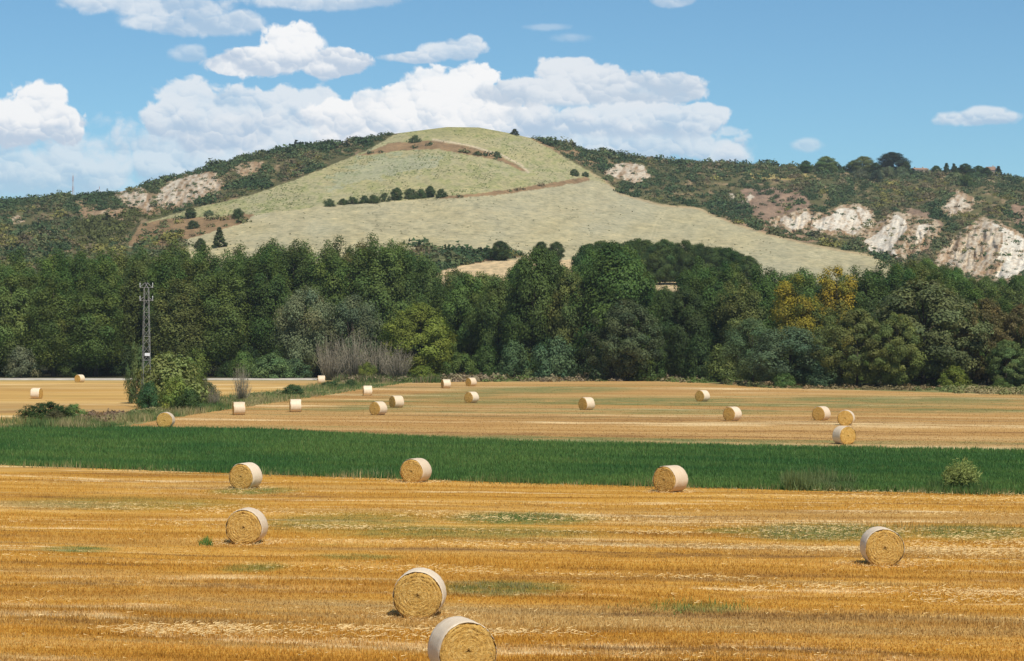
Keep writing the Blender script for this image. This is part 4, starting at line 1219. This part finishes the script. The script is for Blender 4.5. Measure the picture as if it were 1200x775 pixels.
set_props(o, 'feathery pale green bush in the front edge of the green crop', 'bush')
tufts('weeds', [
    ([(915, 566), (1000, 566), (1010, 577), (920, 575)], 3500, 0.9, 0.05, [(0.14, 0.18, 0.06), (0.20, 0.22, 0.09), (0.10, 0.15, 0.045)]),
    ([(1085, 570), (1160, 574), (1160, 581), (1085, 579)], 900, 0.7, 0.05, [(0.07, 0.13, 0.035), (0.12, 0.17, 0.05)]),
    ([(0, 543), (600, 564), (1200, 578), (1200, 582), (600, 568.5), (0, 547.5)], 12000, 0.34, 0.035, [(0.10, 0.14, 0.04), (0.30, 0.26, 0.11), (0.50, 0.40, 0.2)]),
    ([(232, 640), (240, 632), (250, 640)], 160, 0.34, 0.03, [(0.07, 0.18, 0.03), (0.1, 0.2, 0.04)]),
    ([(545, 602), (690, 602), (690, 613), (545, 613)], 1500, 0.13, 0.025, [(0.12, 0.19, 0.05), (0.18, 0.22, 0.08), (0.30, 0.28, 0.13)]),
    ([(525, 682), (650, 682), (650, 697), (525, 697)], 800, 0.11, 0.022, [(0.12, 0.18, 0.05), (0.18, 0.21, 0.08), (0.30, 0.26, 0.12)]),
    ([(890, 618), (1060, 616), (1200, 620), (1200, 632), (890, 632)], 2000, 0.13, 0.025, [(0.12, 0.19, 0.05), (0.18, 0.22, 0.08), (0.30, 0.27, 0.13)]),
    ([(710, 705), (890, 703), (890, 720), (710, 722)], 260, 0.18, 0.03, [(0.12, 0.22, 0.05), (0.16, 0.24, 0.07)]),
  ], 'green weeds and dry grass along the crop edge and in stubble', 'weeds', 12)

# ------------------------------------------------------------------ scrub on the hill (one mass)
rs = np.random.RandomState(77)
def scrub_points():
    n = 150000
    px = rs.uniform(-300, 1500, n); py = rs.uniform(150, 337, n)
    r = RIDGE(px)
    ok = py > r - 0.2
    px, py = px[ok], py[ok]
    R_ = (px > 600) & (py < EDGE_R(px) - 1.5)
    L_ = (px < 476) & (py < EDGE_L(px) - 1.0) | (px < 215) & (py > 250) & (py > EDGE_L(px) + 22) & (py < 336) | (px < 150) & (py < 336)
    strip = (np.abs(py - EDGE_R(px)) < 6) & (px > 725) & (px < 1060) & (py < EDGE_R(px))
    dens = np.where(R_ | L_, 0.42 + 1.1 * (fbm(px * 0.05, py * 0.08, 201, 3) - 0.45), 0.0)
    dens = np.where((px > 735) & R_ & (py > 205) & (py < 262) & (px < 930), dens * 0.75, dens)
    for b in ([(868, 222), (900, 218), (945, 226), (950, 245), (925, 258), (900, 262), (880, 250)], [(1060, 245), (1085, 246), (1105, 262), (1095, 290), (1080, 300), (1070, 270)],
              [(1180, 240), (1230, 240), (1230, 265), (1190, 262)], [(870, 203), (930, 203), (960, 207), (940, 213), (880, 210)], [(1095, 204), (1180, 206), (1175, 212), (1100, 209)]):
        dens = np.where(inpoly(px, py, b), dens * 0.35, dens)
    dens = np.where(strip, 0.55, dens)
    top_band = (py < RIDGE(px) + 14) & (R_ | L_)
    dens = np.where(top_band, 0.7, dens)
    cm_, cw_ = cliff_mask(px, py)
    dens = np.where(cm_ > 0, np.where(cw_ < 0.35, 0.24, np.where(px < 800, 0.15, 0.04)), dens)
    brown = np.zeros(px.shape, dtype=bool)
    for b in BROWN: brown |= inpoly(px, py, b)
    dens = np.where(brown & ~(R_ | L_), 0.05, dens)
    dens = np.where(inpoly(px, py, BROWN[3]), 0.5, dens)
    keep = rs.rand(len(px)) < dens * 0.40
    crest = (py < RIDGE(px) + 5) & (((px > 700) & (px < 1200)) | (px < 420)) & (rs.rand(len(px)) < 0.3)
    keep |= crest
    return px[keep], py[keep]
spx, spy = scrub_points()
B = len(spx)
sp = hill_pt(spx, spy)
size = rs.uniform(0.9, 1.9, B) * (0.8 + 0.9 * (fbm(spx * 0.06, spy * 0.1, 301, 2)))
big = rs.rand(B) < 0.16; size[big] *= 1.7
crest_ = (spy < RIDGE(spx) + 5); size[crest_] *= 1.35
incl, _w = cliff_mask(spx, spy); size[incl > 0] *= 0.6
PAL = np.array([(0.040, 0.068, 0.026), (0.056, 0.086, 0.033), (0.078, 0.100, 0.040), (0.105, 0.110, 0.046), (0.135, 0.108, 0.058), (0.155, 0.145, 0.040)])
tone = fbm(spx * 0.03, spy * 0.06, 401, 3) + rs.normal(0, 0.13, B)
pick = np.clip((tone - 0.27) * 1.6 * len(PAL), 0, len(PAL) - 1).astype(int)
bc = PAL[pick] * rs.uniform(0.95, 1.55, B)[:, None]
yl = inpoly(spx, spy, [(85, 265), (110, 252), (180, 245), (205, 252), (165, 262), (140, 285), (90, 292)])
bc[yl] = np.array([0.105, 0.115, 0.035]) * rs.uniform(0.7, 1.2, int(yl.sum()))[:, None]
PER = 56
dv = rs.normal(0, 1, (B, PER, 3)); dv[..., 2] = np.abs(dv[..., 2]) * 0.9 + 0.05
dv /= np.linalg.norm(dv, axis=2)[..., None]
rr = (rs.rand(B, PER) ** 0.3) * rs.uniform(0.8, 1.2, (B, PER))
ctr = sp[:, None, :] + dv * (rr * size[:, None])[..., None] * np.array([1.3, 1.3, 0.95]) 
nv = dv * 0.8 + np.array([0, 0, .3]) + rs.normal(0, .4, (B, PER, 3)); nv /= np.linalg.norm(nv, axis=2)[..., None]
v = leaf_tris(ctr.reshape(-1, 3), nv.reshape(-1, 3), (np.repeat(size, PER) * rs.uniform(0.26, 0.46, B * PER)), rs)
vc = np.repeat(np.repeat(bc, PER, 0) * rs.uniform(0.75, 1.3, B * PER)[:, None], 3, 0)
o = add('scrub', np_mesh('scrub', v, np.arange(len(v)).reshape(-1, 3), MAT['scrub'], False, vc))
set_props(o, 'dense mass of scrub covering the wild slopes and ridges', 'scrub', kind='stuff')

# seedlings in rows on the upper field and weeds on the lower one
rs = np.random.RandomState(31)
n = 26000
px_ = rs.uniform(200, 1060, n); py_ = rs.uniform(150, 300, n)
up_ok = (py_ > RIDGE(px_) + 1) & (py_ > EDGE_L(px_)) & ((py_ > EDGE_R(px_)) | (px_ < 590))
low_line = np.interp(px_, [150, 297, 385, 520, 600, 690, 760], [262, 252, 241, 232, 226, 211, 226])
isup = py_ < low_line
bad = np.zeros(n, dtype=bool)
for b in BROWN[:3]: bad |= inpoly(px_, py_, b)
g_ = fbm(px_ * 0.03, py_ * 0.06, 505, 3)
row_ = np.where(isup, np.round((px_ + 0.55 * py_) / 3.2) * 3.2 - 0.55 * py_ + rs.normal(0, 0.35, n), px_)
keep = up_ok & ~bad & (rs.rand(n) < np.where(isup, np.clip((g_ - 0.36) * 3, 0.03, 0.9), np.clip((g_ - 0.52) * 1.2, 0.01, 0.12)))
hp = hill_pt(row_[keep], py_[keep]); k_ = int(keep.sum())
cols = np.where(isup[keep][:, None], np.array([[0.16, 0.19, 0.07]]), np.array([[0.15, 0.15, 0.075]])) * rs.uniform(0.7, 1.3, k_)[:, None]
clump_mass('field_plants', hp, rs.uniform(0.22, 0.5, k_), cols, 9, 32, 'low green plants in rows on the pale hill fields', 'plants', 1.0, (0.5, 0.9))

# single bushes and trees that stand out on the hill
def hill_tree(nm, kind, k, px, base, top, wd, c, lab, cat='bush', group=None):
    pt = hill_pt(np.array([float(px)]), np.array([float(base)]))[0]
    return tree(nm, kind, k, px, pt[1], top, wd * (1.18 if kind == 'shrub' else 1.0), vary(c, .08), lab, cat, group, z=float(pt[2]) - 0.4)
HT = [
 ('shrub', 386, 242, 231, 11, 'small dark bush at the left end of the hillside row'),
 ('shrub', 402, 240, 231, 10, 'second bush from the left in the hillside row'),
 ('shrub', 413, 239, 229, 13, 'third bush from the left in the hillside row'),
 ('shrub', 427, 238, 227, 12, 'fourth bush from the left in the hillside row'),
 ('shrub', 438, 238, 226, 13, 'fifth bush from the left in the hillside row'),
 ('shrub', 451, 236, 224, 11, 'sixth bush from the left in the hillside row'),
 ('oak', 465, 234.5, 217, 16, 'tallest dark bush in the middle of the hillside row'),
 ('shrub', 481, 233, 218, 15, 'dark bush just right of the tallest in the hillside row'),
 ('shrub', 493, 232, 219, 13, 'third bush from the right end of the hillside row'),
 ('oak', 504, 231, 215, 13, 'second bush from the right end of the hillside row'),
 ('shrub', 517, 231, 219, 11, 'bush at the right end of the hillside row'),
 ('conifer', 257, 290, 266, 19, 'dark cone-shaped tree standing alone low on the left slope'),
 ('oak', 235, 294, 279, 15, 'small round tree left of the dark cone-shaped tree'),
 ('shrub', 226, 268, 258, 14, 'dark bush on the brown patch of the left slope'),
 ('oak', 223, 256, 243, 14, 'dark tree at the top edge of the brown patch'),
 ('shrub', 279, 256, 244, 14, 'dark bush at the right end of the brown patch'),
 ('shrub', 245, 253, 246, 10, 'pale bush between the two dark ones above the brown patch'),
 ('shrub', 582, 184, 177, 8, 'small round bush on the upper track of the hill'),
 ('shrub', 487, 167, 158, 10, 'small bush on the brown band near the hilltop'),
 ('shrub', 673, 206, 198, 11, 'green bush on the hill edge, left of a smaller one'),
 ('shrub', 686, 207, 201, 7, 'smaller bush right of the green one on the hill edge'),
 ('shrub', 560, 182, 177, 9, 'low green bush on the brown band of the hill'),
 ('conifer', 603, 158, 151, 14, 'dark bush at the right end of the hilltop'),
]
for i, (kd, px, base, top, wd, lab) in enumerate(HT):
    if 'hillside row' in lab: top += 0.16 * (base - top)
    hill_tree('hill_bush' if kd == 'shrub' else 'hill_tree', kd, i, px, base, top, wd, (0.080, 0.115, 0.042) if i not in (16,) else GG, lab, 'bush' if kd == 'shrub' else 'tree', 'bushes in the hillside row' if 'hillside row' in lab else None)
RT = [
 ('oak', 1046, 201, 178, 36, (0.034, 0.052, 0.024), 'big dark spreading tree on the right ridge'),
 ('oak', 1012, 203, 183, 28, (0.20, 0.235, 0.085), 'light green tree left of the big dark ridge tree'),
 ('oak', 968, 203, 183, 30, (0.20, 0.235, 0.085), 'light green tree at the left of the right ridge group'),
 ('oak', 1000, 202, 188, 16, DG, 'dark small tree between two light ridge trees'),
 ('oak', 1026, 204, 191, 18, DK, 'dark tree close left of the big ridge tree'),
 ('oak', 1062, 203, 189, 12, DK, 'dark tree between the big ridge tree and the house'),
 ('oak', 944, 203, 188, 16, DG, 'dark tree at the left start of the right ridge group'),
 ('oak', 1097, 204.5, 194, 14, DG, 'low tree just right of the ridge house'),
 ('conifer', 1109, 205, 191, 11, DK, 'dark pointed tree, left of two right of the ridge house'),
 ('conifer', 1118, 205, 191.5, 12, DK, 'dark pointed tree, right of two right of the ridge house'),
 ('oak', 1131, 206, 191.5, 18, DK, 'dark round tree in the middle of the far right ridge clump'),
 ('oak', 1147, 206.5, 194, 16, DG, 'dark tree left of the pink house'),
 ('oak', 1156, 208, 196, 15, DK, 'dark tree half covering the pink house'),
 ('conifer', 1170, 208, 194.5, 13, DK, 'dark pointed tree right of the pink house'),
 ('shrub', 1040, 208, 195, 16, GG, 'grey-green olive below the big dark ridge tree'),
 ('shrub', 1056, 209, 195, 17, GG, 'grey-green olive below and right of the big dark ridge tree'),
 ('shrub', 1008, 210, 197, 15, GG, 'grey-green olive left under the big dark ridge tree'),
 ('shrub', 1028, 214, 199, 16, (0.05, 0.07, 0.04), 'dark olive bush standing lower under the big ridge tree'),
 ('shrub', 1117, 213, 202, 18, GG, 'grey-green bush below the two pointed ridge trees'),
 ('shrub', 1132, 218, 205, 20, DG, 'dark bush below the far right ridge clump'),
]
for i, (kd, px, base, top, wd, c, lab) in enumerate(RT):
    hill_tree('ridge_tree' if kd != 'shrub' else 'ridge_bush', kd, i, px, base, top, wd, c, lab, 'tree' if kd != 'shrub' else 'bush')

# ------------------------------------------------------------------ straw bales
m, nt, out = new_mat('baled_straw')
tco = nt.new('ShaderNodeTexCoord').outputs['Object']
x, y, z = nt.sep(tco)
r = nt.m('SQRT', nt.m('ADD', nt.m('MULTIPLY', x, x), nt.m('MULTIPLY', z, z)))
th = nt.m('ARCTAN2', z, x)
warp = nt.noise(tco, 3.0, 4, 0.6)
spi = nt.xyz(nt.m('MULTIPLY', nt.m('ADD', r, nt.m('MULTIPLY', warp, 0.10)), 26.0), nt.m('MULTIPLY', th, 2.2), y)
n1 = nt.noise(spi, 1.0, 5, 0.65)
n2 = nt.noise(nt.v('MULTIPLY', tco, (1.0, 1.0, 1.0)), 28.0, 4, 0.7)
n3 = nt.noise(tco, 5.0, 3)
t = nt.m('ADD', nt.m('MULTIPLY', n1, 0.45), nt.m('ADD', nt.m('MULTIPLY', n2, 0.38), nt.m('MULTIPLY', n3, 0.17)))
colb = nt.ramp(t, [(0.33, (0.27, 0.13, 0.028)), (0.43, (0.53, 0.295, 0.066)), (0.53, (0.67, 0.41, 0.11)), (0.66, (0.84, 0.61, 0.26))])
colb = nt.mix(nt.m('MULTIPLY', nt.step(nt.m('ADD', r, nt.m('MULTIPLY', n2, 0.25)), 0.24, 0.10), 0.6), colb, (0.28, 0.15, 0.045))
principled(nt, out, colb, 0.85, 0.15, nt.m('ADD', n1, nt.m('MULTIPLY', n2, 0.7)), 0.05)
MAT['straw'] = m
m, nt, out = new_mat('net_wrap')
tco = nt.new('ShaderNodeTexCoord').outputs['Object']
x, y, z = nt.sep(tco)
th = nt.m('ARCTAN2', z, x)
n1 = nt.noise(nt.xyz(nt.m('MULTIPLY', y, 24.0), nt.m('MULTIPLY', th, 1.2), 0.0), 1.0, 5, 0.6)
n2 = nt.noise(tco, 18.0, 3, 0.7)
t = nt.m('ADD', nt.m('MULTIPLY', n1, 0.65), nt.m('MULTIPLY', n2, 0.35))
oi = nt.new('ShaderNodeObjectInfo')
colw = nt.ramp(t, [(0.30, (0.60, 0.44, 0.26)), (0.50, (0.78, 0.63, 0.44)), (0.70, (0.88, 0.77, 0.61))])
colw = nt.mix(1.0, colw, nt.ramp(oi.outputs['Random'], [(0.0, (0.86, 0.82, 0.78)), (1.0, (1.0, 1.0, 1.0))]), 'MULTIPLY')
principled(nt, out, colw, 0.5, 0.3, n1, 0.012)
MAT['net'] = m
BR_, BL_ = 0.755, 1.22
def bale_meshes(seed):
    rs = np.random.RandomState(seed)
    seg, rings = 72, 20
    V_, F_ = [], []
    # two end faces wound in uneven layers, and the drum between them
    def face(side):
        base = len(V_)
        V_.append((0.0, side * (BL_ / 2 - 0.05 + rs.uniform(-.03, .02)), 0.0))
        for i in range(1, rings + 1):
            rr_ = BR_ * (i / rings) ** 0.9 * 0.985
            for k in range(seg):
                a = 2 * math.pi * k / seg
                wob = 0.024 * math.sin(i * 2.1 + a * 1.0 + seed + 0.8 * math.sin(3 * a)) + rs.normal(0, 0.018)
                bulge = 0.03 * math.cos(i / rings * 1.5)
                edge = -0.07 * max(0, (i - rings + 2) / 2.0) ** 1.5
                jr = rs.normal(0, 0.006) + 0.012 * math.sin(3 * a + seed + i * .3)
                V_.append(((rr_ + jr) * math.cos(a), side * (BL_ / 2 + wob * 0.55 * (0.4 + i / rings) + bulge + edge), (rr_ + jr) * math.sin(a)))
        for k in range(seg):
            q = (base, base + 1 + k, base + 1 + (k + 1) % seg)
            F_.append(q if side < 0 else q[::-1])
        for i in range(rings - 1):
            for k in range(seg):
                a0 = base + 1 + i * seg + k; a1 = base + 1 + i * seg + (k + 1) % seg
                q = (a0, a0 + seg, a1 + seg, a1)
                F_.append(q if side < 0 else q[::-1])
        return base + 1 + (rings - 1) * seg
    e0 = face(-1); e1 = face(1)
    for k in range(seg):
        F_.append((e0 + k, e1 + k, e1 + (k + 1) % seg, e0 + (k + 1) % seg))
    # wisps of straw standing out of the ends and the rim
    for k in range(520):
        side = -1 if rs.rand() < 0.65 else 1
        r_ = BR_ * math.sqrt(rs.rand()) * 0.99; a = rs.uniform(0, 6.28)
        p = Vector((r_ * math.cos(a), side * (BL_ / 2 + 0.01), r_ * math.sin(a)))
        t_d = Vector((-math.sin(a), 0, math.cos(a))) * rs.choice((-1, 1)) * rs.uniform(.05, .16) + Vector((rs.normal(0, .03), side * rs.uniform(0.02, .07), rs.normal(0, .03)))
        w_ = Vector((math.cos(a), 0, math.sin(a))) * 0.008
        b = len(V_)
        V_ += [tuple(p - w_), tuple(p + w_), tuple(p + t_d)]
        F_.append((b, b + 1, b + 2))
    vv = np.array(V_)
    vv[:, 2] = np.maximum(vv[:, 2], -BR_ * 0.955)                     # flattened where it lies
    vv[:, 0] *= 1 + 0.05 * np.clip(-vv[:, 2] / BR_, -0.2, 1)           # sagging slightly
    me = bpy.data.meshes.new('straw_roll')
    me.from_pydata([tuple(p) for p in vv], [], F_)
    me.polygons.foreach_set('use_smooth', [True] * len(me.polygons))
    me.materials.append(MAT['straw'])
    # net wrap: a thin shell with rolled rims
    V_, F_ = [], []
    prof = [(-BL_ / 2 + 0.015, -0.004), (-BL_ / 2 + 0.05, 0.012), (-BL_ / 2 + 0.2, 0.020), (-0.2, 0.016), (0.2, 0.020), (BL_ / 2 - 0.2, 0.018), (BL_ / 2 - 0.05, 0.012), (BL_ / 2 - 0.015, -0.004)]
    rip = [[rs.normal(0, 0.004) for _ in range(seg)] for _ in prof]
    for i, (yy, dr) in enumerate(prof):
        for k in range(seg):
            a = 2 * math.pi * k / seg
            q = BR_ + dr + rip[i][k] + 0.010 * math.sin(3 * a + seed)
            edge_w = (0.02 * math.sin(5 * a + seed) + rs.normal(0, 0.006)) if i in (0, len(prof) - 1) else 0
            V_.append((q * math.cos(a), yy + edge_w, q * math.sin(a)))
    for i in range(len(prof) - 1):
        for k in range(seg):
            a0 = i * seg + k; a1 = i * seg + (k + 1) % seg
            F_.append((a0, a0 + seg, a1 + seg, a1))
    vv = np.array(V_)
    vv[:, 2] = np.maximum(vv[:, 2], -BR_ * 0.968)
    vv[:, 0] *= 1 + 0.05 * np.clip(-vv[:, 2] / BR_, -0.2, 1)
    mn = bpy.data.meshes.new('net_wrap')
    mn.from_pydata([tuple(p) for p in vv], [], F_)
    mn.polygons.foreach_set('use_smooth', [True] * len(mn.polygons))
    mn.materials.append(MAT['net'])
    return me, mn
BALE = [bale_meshes(s) for s in (3, 8, 14, 21)]
# px centre, top row, turn of the face (degrees, + = towards the right), label
BALES = [
 (541, 727, 15, 'nearest straw bale, cut off by the bottom edge, pale wrap on its left'),
 (491, 669, -6, 'bale facing the viewer squarely just behind the nearest one'),
 (1035, 618, 11, 'bale standing alone in the foreground stubble at far right'),
 (288, 597, -13, 'lower of the two foreground bales at left'),
 (287, 543, -27, 'upper of the two foreground bales at left, touching the crop edge'),
 (487, 537, -26, 'bale against the middle of the green crop edge'),
 (786, 546.5, -35, 'bale at the crop edge right of the middle, wrap lit on its right'),
 (990, 499.5, 30, 'bale at the far edge of the green crop with wrap on its left'),
 (963, 476.3, -30, 'left one of the two bales just behind the crop-edge bale at right'),
 (992, 481, -8, 'squarely facing bale between the crop-edge bale and its left neighbour'),
 (858.5, 476.5, -35, 'far field bale below and right of the one nearest the dark hollow'),
 (823.5, 457.6, -38, 'far field bale nearest the dark hollow in the wood'),
 (687.5, 466, -48, 'lone far field bale at the middle, left of the dark hollow'),
 (552.5, 459, -40, 'far bale below the two bales at the wood edge'),
 (522.5, 444.8, -72, 'left one of the two bales at the wood edge by the yellow-green tree'),
 (552, 442.8, -50, 'right one of the two bales at the wood edge by the yellow-green tree'),
 (464.5, 463.7, -58, 'upper bale of the touching pair below the bare thicket'),
 (443, 471, -40, 'lower bale of the touching pair below the bare thicket'),
 (430.5, 452, -84, 'upright-looking side-on bale just below the bare thicket'),
 (346, 468, -86, 'side-on bale on the margin of the far field, left of the touching pair'),
 (376.5, 440.5, -88, 'tiny side-on bale at the road end by the thicket'),
 (279.5, 471, -84, 'side-on bale below the lone bare grey bush'),
 (193.5, 483.3, -12, 'bale half hidden by the crop below the pylon'),
 (42.3, 455, 68, 'bale in the left field above the dark round bush'),
 (93, 439, -42, 'bale beside the gravel road under the left wood'),
]
for i, (px, top, turn, lab) in enumerate(BALES):
    hb = BR_ * 1.97
    d = (HC - hb) * F / (top - HOR)
    e = empty('straw_bale', ((px - 600) / F * d, d + 0.35, 0.0))
    az0 = math.atan2((px - 600) / F, 1.0)
    e.rotation_euler = (0, 0, math.radians(turn) - az0)
    me, mn = BALE[i % 4]
    s = 1.0 + 0.02 * math.sin(i * 2.3)
    e.scale = (1.03 * s, 1.04, s)
    spin = 0.0
    a = add('straw_roll', me, e, loc=(0, 0, BR_ * 0.955 - 0.015))
    b = add('net_wrap', mn, e, loc=(0, 0, BR_ * 0.955 - 0.015))
    set_props(e, lab, 'bale', 'round straw bales on the stubble')

# straw shed round the foot of the nearer bales
rs = np.random.RandomState(41)
V_ = []
for (px, top, turn, lab) in BALES[:7]:
    d0 = (HC - BR_ * 1.97) * F / (top - HOR); x0_ = (px - 600) / F * d0
    for k in range(420):
        a = rs.uniform(0, 6.28); q = rs.uniform(0.35, 1.0) ** 0.5 * 1.5
        c0 = np.array([x0_ + math.cos(a) * q * rs.uniform(.7, 1.5), d0 + 0.2 + math.sin(a) * q, rs.uniform(0.02, 0.10)])
        h = rs.uniform(0, 6.28); dv_ = np.array([math.cos(h), math.sin(h), rs.normal(0.1, 0.3)]) * rs.uniform(0.08, 0.25)
        sd_ = np.array([-math.sin(h) * .4, math.cos(h) * .4, 0.9]) * 0.011
        V_.append([c0 - sd_, c0 + sd_, c0 + dv_])
V_ = np.array(V_).reshape(-1, 3)
o = add('straw_litter', np_mesh('straw_litter', V_, np.arange(len(V_)).reshape(-1, 3), MAT['loose'], False, np.repeat(rs.uniform(0.65, 1.05, len(V_) // 3), 3)[:, None] * np.ones(3)))
set_props(o, 'loose straw shed around the feet of the nearest bales', 'straw', kind='stuff')

# ------------------------------------------------------------------ lattice pylon
def beam(tb, a, b, r=0.03):
    tb.tube([a, b], [r, r], 4)
px, d = 171.5, 283.0
H = HC + (HOR - 331) / F * d
pyl = empty('lattice_pylon', ((px - 600) / F * d, d, 0), 0.35)
set_props(pyl, 'slim grey steel lattice pylon rising from the bushes at left', 'pylon')
def half(z): return 0.52 - 0.26 * (z / H)
tb = Tubes()
for sx in (-1, 1):
    for sy in (-1, 1):
        tb.tube([(sx * half(0), sy * half(0), -0.1), (sx * half(H - .8), sy * half(H - .8), H - 0.8)], [0.030, 0.024], 4)
add('frame_legs', tb.mesh('frame_legs', MAT['steel'], False), pyl)
tb = Tubes()
nseg = 15
for k in range(nseg):
    z0, z1 = (H - 0.8) * k / nseg, (H - 0.8) * (k + 1) / nseg
    h0, h1 = half(z0), half(z1)
    for (ax, ay, bx, by) in ((-1, -1, 1, -1), (1, -1, 1, 1), (1, 1, -1, 1), (-1, 1, -1, -1)):
        beam(tb, (ax * h0, ay * h0, z0), (bx * h1, by * h1, z1), 0.016)
        if k % 3 == 0:
            beam(tb, (ax * h0, ay * h0, z0), (bx * h0, by * h0, z0), 0.02)
add('lattice_bracing', tb.mesh('lattice_bracing', MAT['steel'], False), pyl)
for zz, L in ((H - 0.65, 0.78), (H - 2.25, 0.78)):
    tb = Tubes()
    for sy in (-0.22, 0.22):
        beam(tb, (-L, sy, zz), (L, sy, zz), 0.018)
    for sx in (-1, 1):
        beam(tb, (sx * L, 0.22, zz), (sx * 0.2, 0.1, zz + 0.55), 0.035)
        beam(tb, (sx * L, -0.22, zz), (sx * L, 0.22, zz), 0.04)
    arm = add('cross_arm', tb.mesh('cross_arm', MAT['steel'], False), pyl)
    for sx in (-1, 1):
        t2 = Tubes()
        for q in range(4):
            t2.tube([(sx * L, 0, zz + 0.05 + q * 0.13), (sx * L, 0, zz + 0.11 + q * 0.13)], [0.06, 0.04], 8)
        t2.tube([(sx * L, 0, zz), (sx * L, 0, zz + 0.6)], [0.025, 0.025], 6)
        add('insulator', t2.mesh('insulator', MAT['enamel']), arm)
tb = Tubes()
tb.tube([(-0.28, 0, H - 0.8), (0.18, 0, H)], [0.04, 0.03], 4); tb.tube([(0.28, 0, H - 0.8), (-0.18, 0, H)], [0.04, 0.03], 4)
add('peak_brace', tb.mesh('peak_brace', MAT['steel'], False), pyl)
tb = Tubes()
zz = HC + (HOR - 415.5) / F * d
tb.box((0.02, -half(zz) - 0.06, zz), (0.62, 0.04, 0.36))
add('warning_plate', tb.mesh('warning_plate', MAT['enamel'], False), pyl)

# masts on the left ridge
m, nt, out = new_mat('mast_paint')
zz = nt.sep(nt.new('ShaderNodeTexCoord').outputs['Object'])[2]
f = nt.m('GREATER_THAN', nt.m('FRACT', nt.m('MULTIPLY', zz, 0.16)), 0.5)
principled(nt, out, nt.mix(f, (0.55, 0.52, 0.52), (0.42, 0.22, 0.20)), 0.6, 0.3)
for (px, base, top, r0, lab) in ((85.5, 230, 202, 0.75, 'tall thin lattice mast on the left ridge'), (116.5, 227, 217.5, 0.25, 'short pole right of the tall mast on the left ridge')):
    p = hill_pt(np.array([px]), np.array([float(base)]))[0]
    h = (base - top) / F * p[1]
    mast = empty('radio_mast', tuple(p - np.array([0, 0, 0.3])))
    set_props(mast, lab, 'mast')
    tb = Tubes()
    for k in range(3):
        a = k * 2.094
        tb.tube([(r0 * math.cos(a), r0 * math.sin(a), 0), (r0 * 0.35 * math.cos(a), r0 * 0.35 * math.sin(a), h * 0.9)], [0.09, 0.07], 5)
    tb.tube([(0, 0, h * 0.85), (0, 0, h)], [0.08, 0.04], 5)
    add('mast_legs', tb.mesh('mast_legs', m, False), mast)
    tb = Tubes()
    for q in range(10):
        z0, z1 = h * 0.9 * q / 10, h * 0.9 * (q + 1) / 10
        s0, s1 = r0 * (1 - 0.65 * q / 10), r0 * (1 - 0.65 * (q + 1) / 10)
        for k in range(3):
            a, b = k * 2.094, (k + 1) * 2.094
            tb.tube([(s0 * math.cos(a), s0 * math.sin(a), z0), (s1 * math.cos(b), s1 * math.sin(b), z1)], [0.05, 0.05], 4)
    add('bracing', tb.mesh('bracing', m, False), mast)

# houses on the right ridge
def house(px, base, wpx, hpx, lab, rz):
    p = hill_pt(np.array([float(px)]), np.array([float(base)]))[0]
    d = p[1]
    W = wpx / F * d; Hh = hpx / F * d * 0.62; Rf = hpx / F * d * 0.38; D = W * 0.7
    e = empty('farmhouse', tuple(p - np.array([0, 0, 0.3])), rz)
    set_props(e, lab, 'house')
    tb = Tubes(); tb.box((0, 0, Hh / 2), (W, D, Hh))
    add('wall', tb.mesh('wall', MAT['plaster'], False), e)
    me = bpy.data.meshes.new('roof')
    o_ = 0.4
    vs = [(-W / 2 - o_, -D / 2 - o_, Hh + .01), (W / 2 + o_, -D / 2 - o_, Hh + .01), (W / 2 + o_, D / 2 + o_, Hh + .01), (-W / 2 - o_, D / 2 + o_, Hh + .01), (-W / 2 - o_, 0, Hh + Rf), (W / 2 + o_, 0, Hh + Rf)]
    me.from_pydata(vs, [], [(0, 1, 5, 4), (2, 3, 4, 5), (0, 4, 3), (1, 2, 5), (3, 2, 1, 0)])
    me.materials.append(MAT['roof'])
    rf = add('roof', me, e)
    tb = Tubes(); tb.box((W * 0.25, D * 0.1, Hh + Rf + 0.2), (0.7, 0.7, 1.3)); add('chimney', tb.mesh('chimney', MAT['plaster'], False), rf)
    for k in range(3):
        tb = Tubes(); tb.box((-W * 0.3 + k * W * 0.3, -D / 2 - 0.005, Hh * 0.55), (1.1, 0.12, 1.5))
        add('window', tb.mesh('window', MAT['glass'], False), e)
house(1078, 203, 17, 6.5, 'low farmhouse with red tiled roof beside the big dark ridge tree', 0.25)
house(1161, 207, 10, 12, 'pink farmhouse partly hidden by trees at the right end of the ridge', -0.4)

# ------------------------------------------------------------------ the summer air
HAZE = 0.00007
me = bpy.data.meshes.new('haze')
x0, x1, y0, y1, z0, z1 = -2600, 2600, -300, 3600, -5.5, 190
me.from_pydata([(x, y, z) for x in (x0, x1) for y in (y0, y1) for z in (z0, z1)], [], [(0, 1, 3, 2), (4, 6, 7, 5), (0, 4, 5, 1), (2, 3, 7, 6), (0, 2, 6, 4), (1, 5, 7, 3)])
m = bpy.data.materials.new('haze')
m.use_nodes = True
nt = NT(m.node_tree); nt.n.clear()
out = nt.new('ShaderNodeOutputMaterial')
pv = nt.new('ShaderNodeVolumePrincipled')
pv.inputs['Color'].default_value = (0.86, 0.93, 1.0, 1)
pv.inputs['Density'].default_value = HAZE
pv.inputs['Anisotropy'].default_value = 0.2
nt.l.new(pv.outputs[0], out.inputs['Volume'])
me.materials.append(m)
set_props(add('haze', me), 'thin summer haze over the valley', 'haze', kind='stuff')
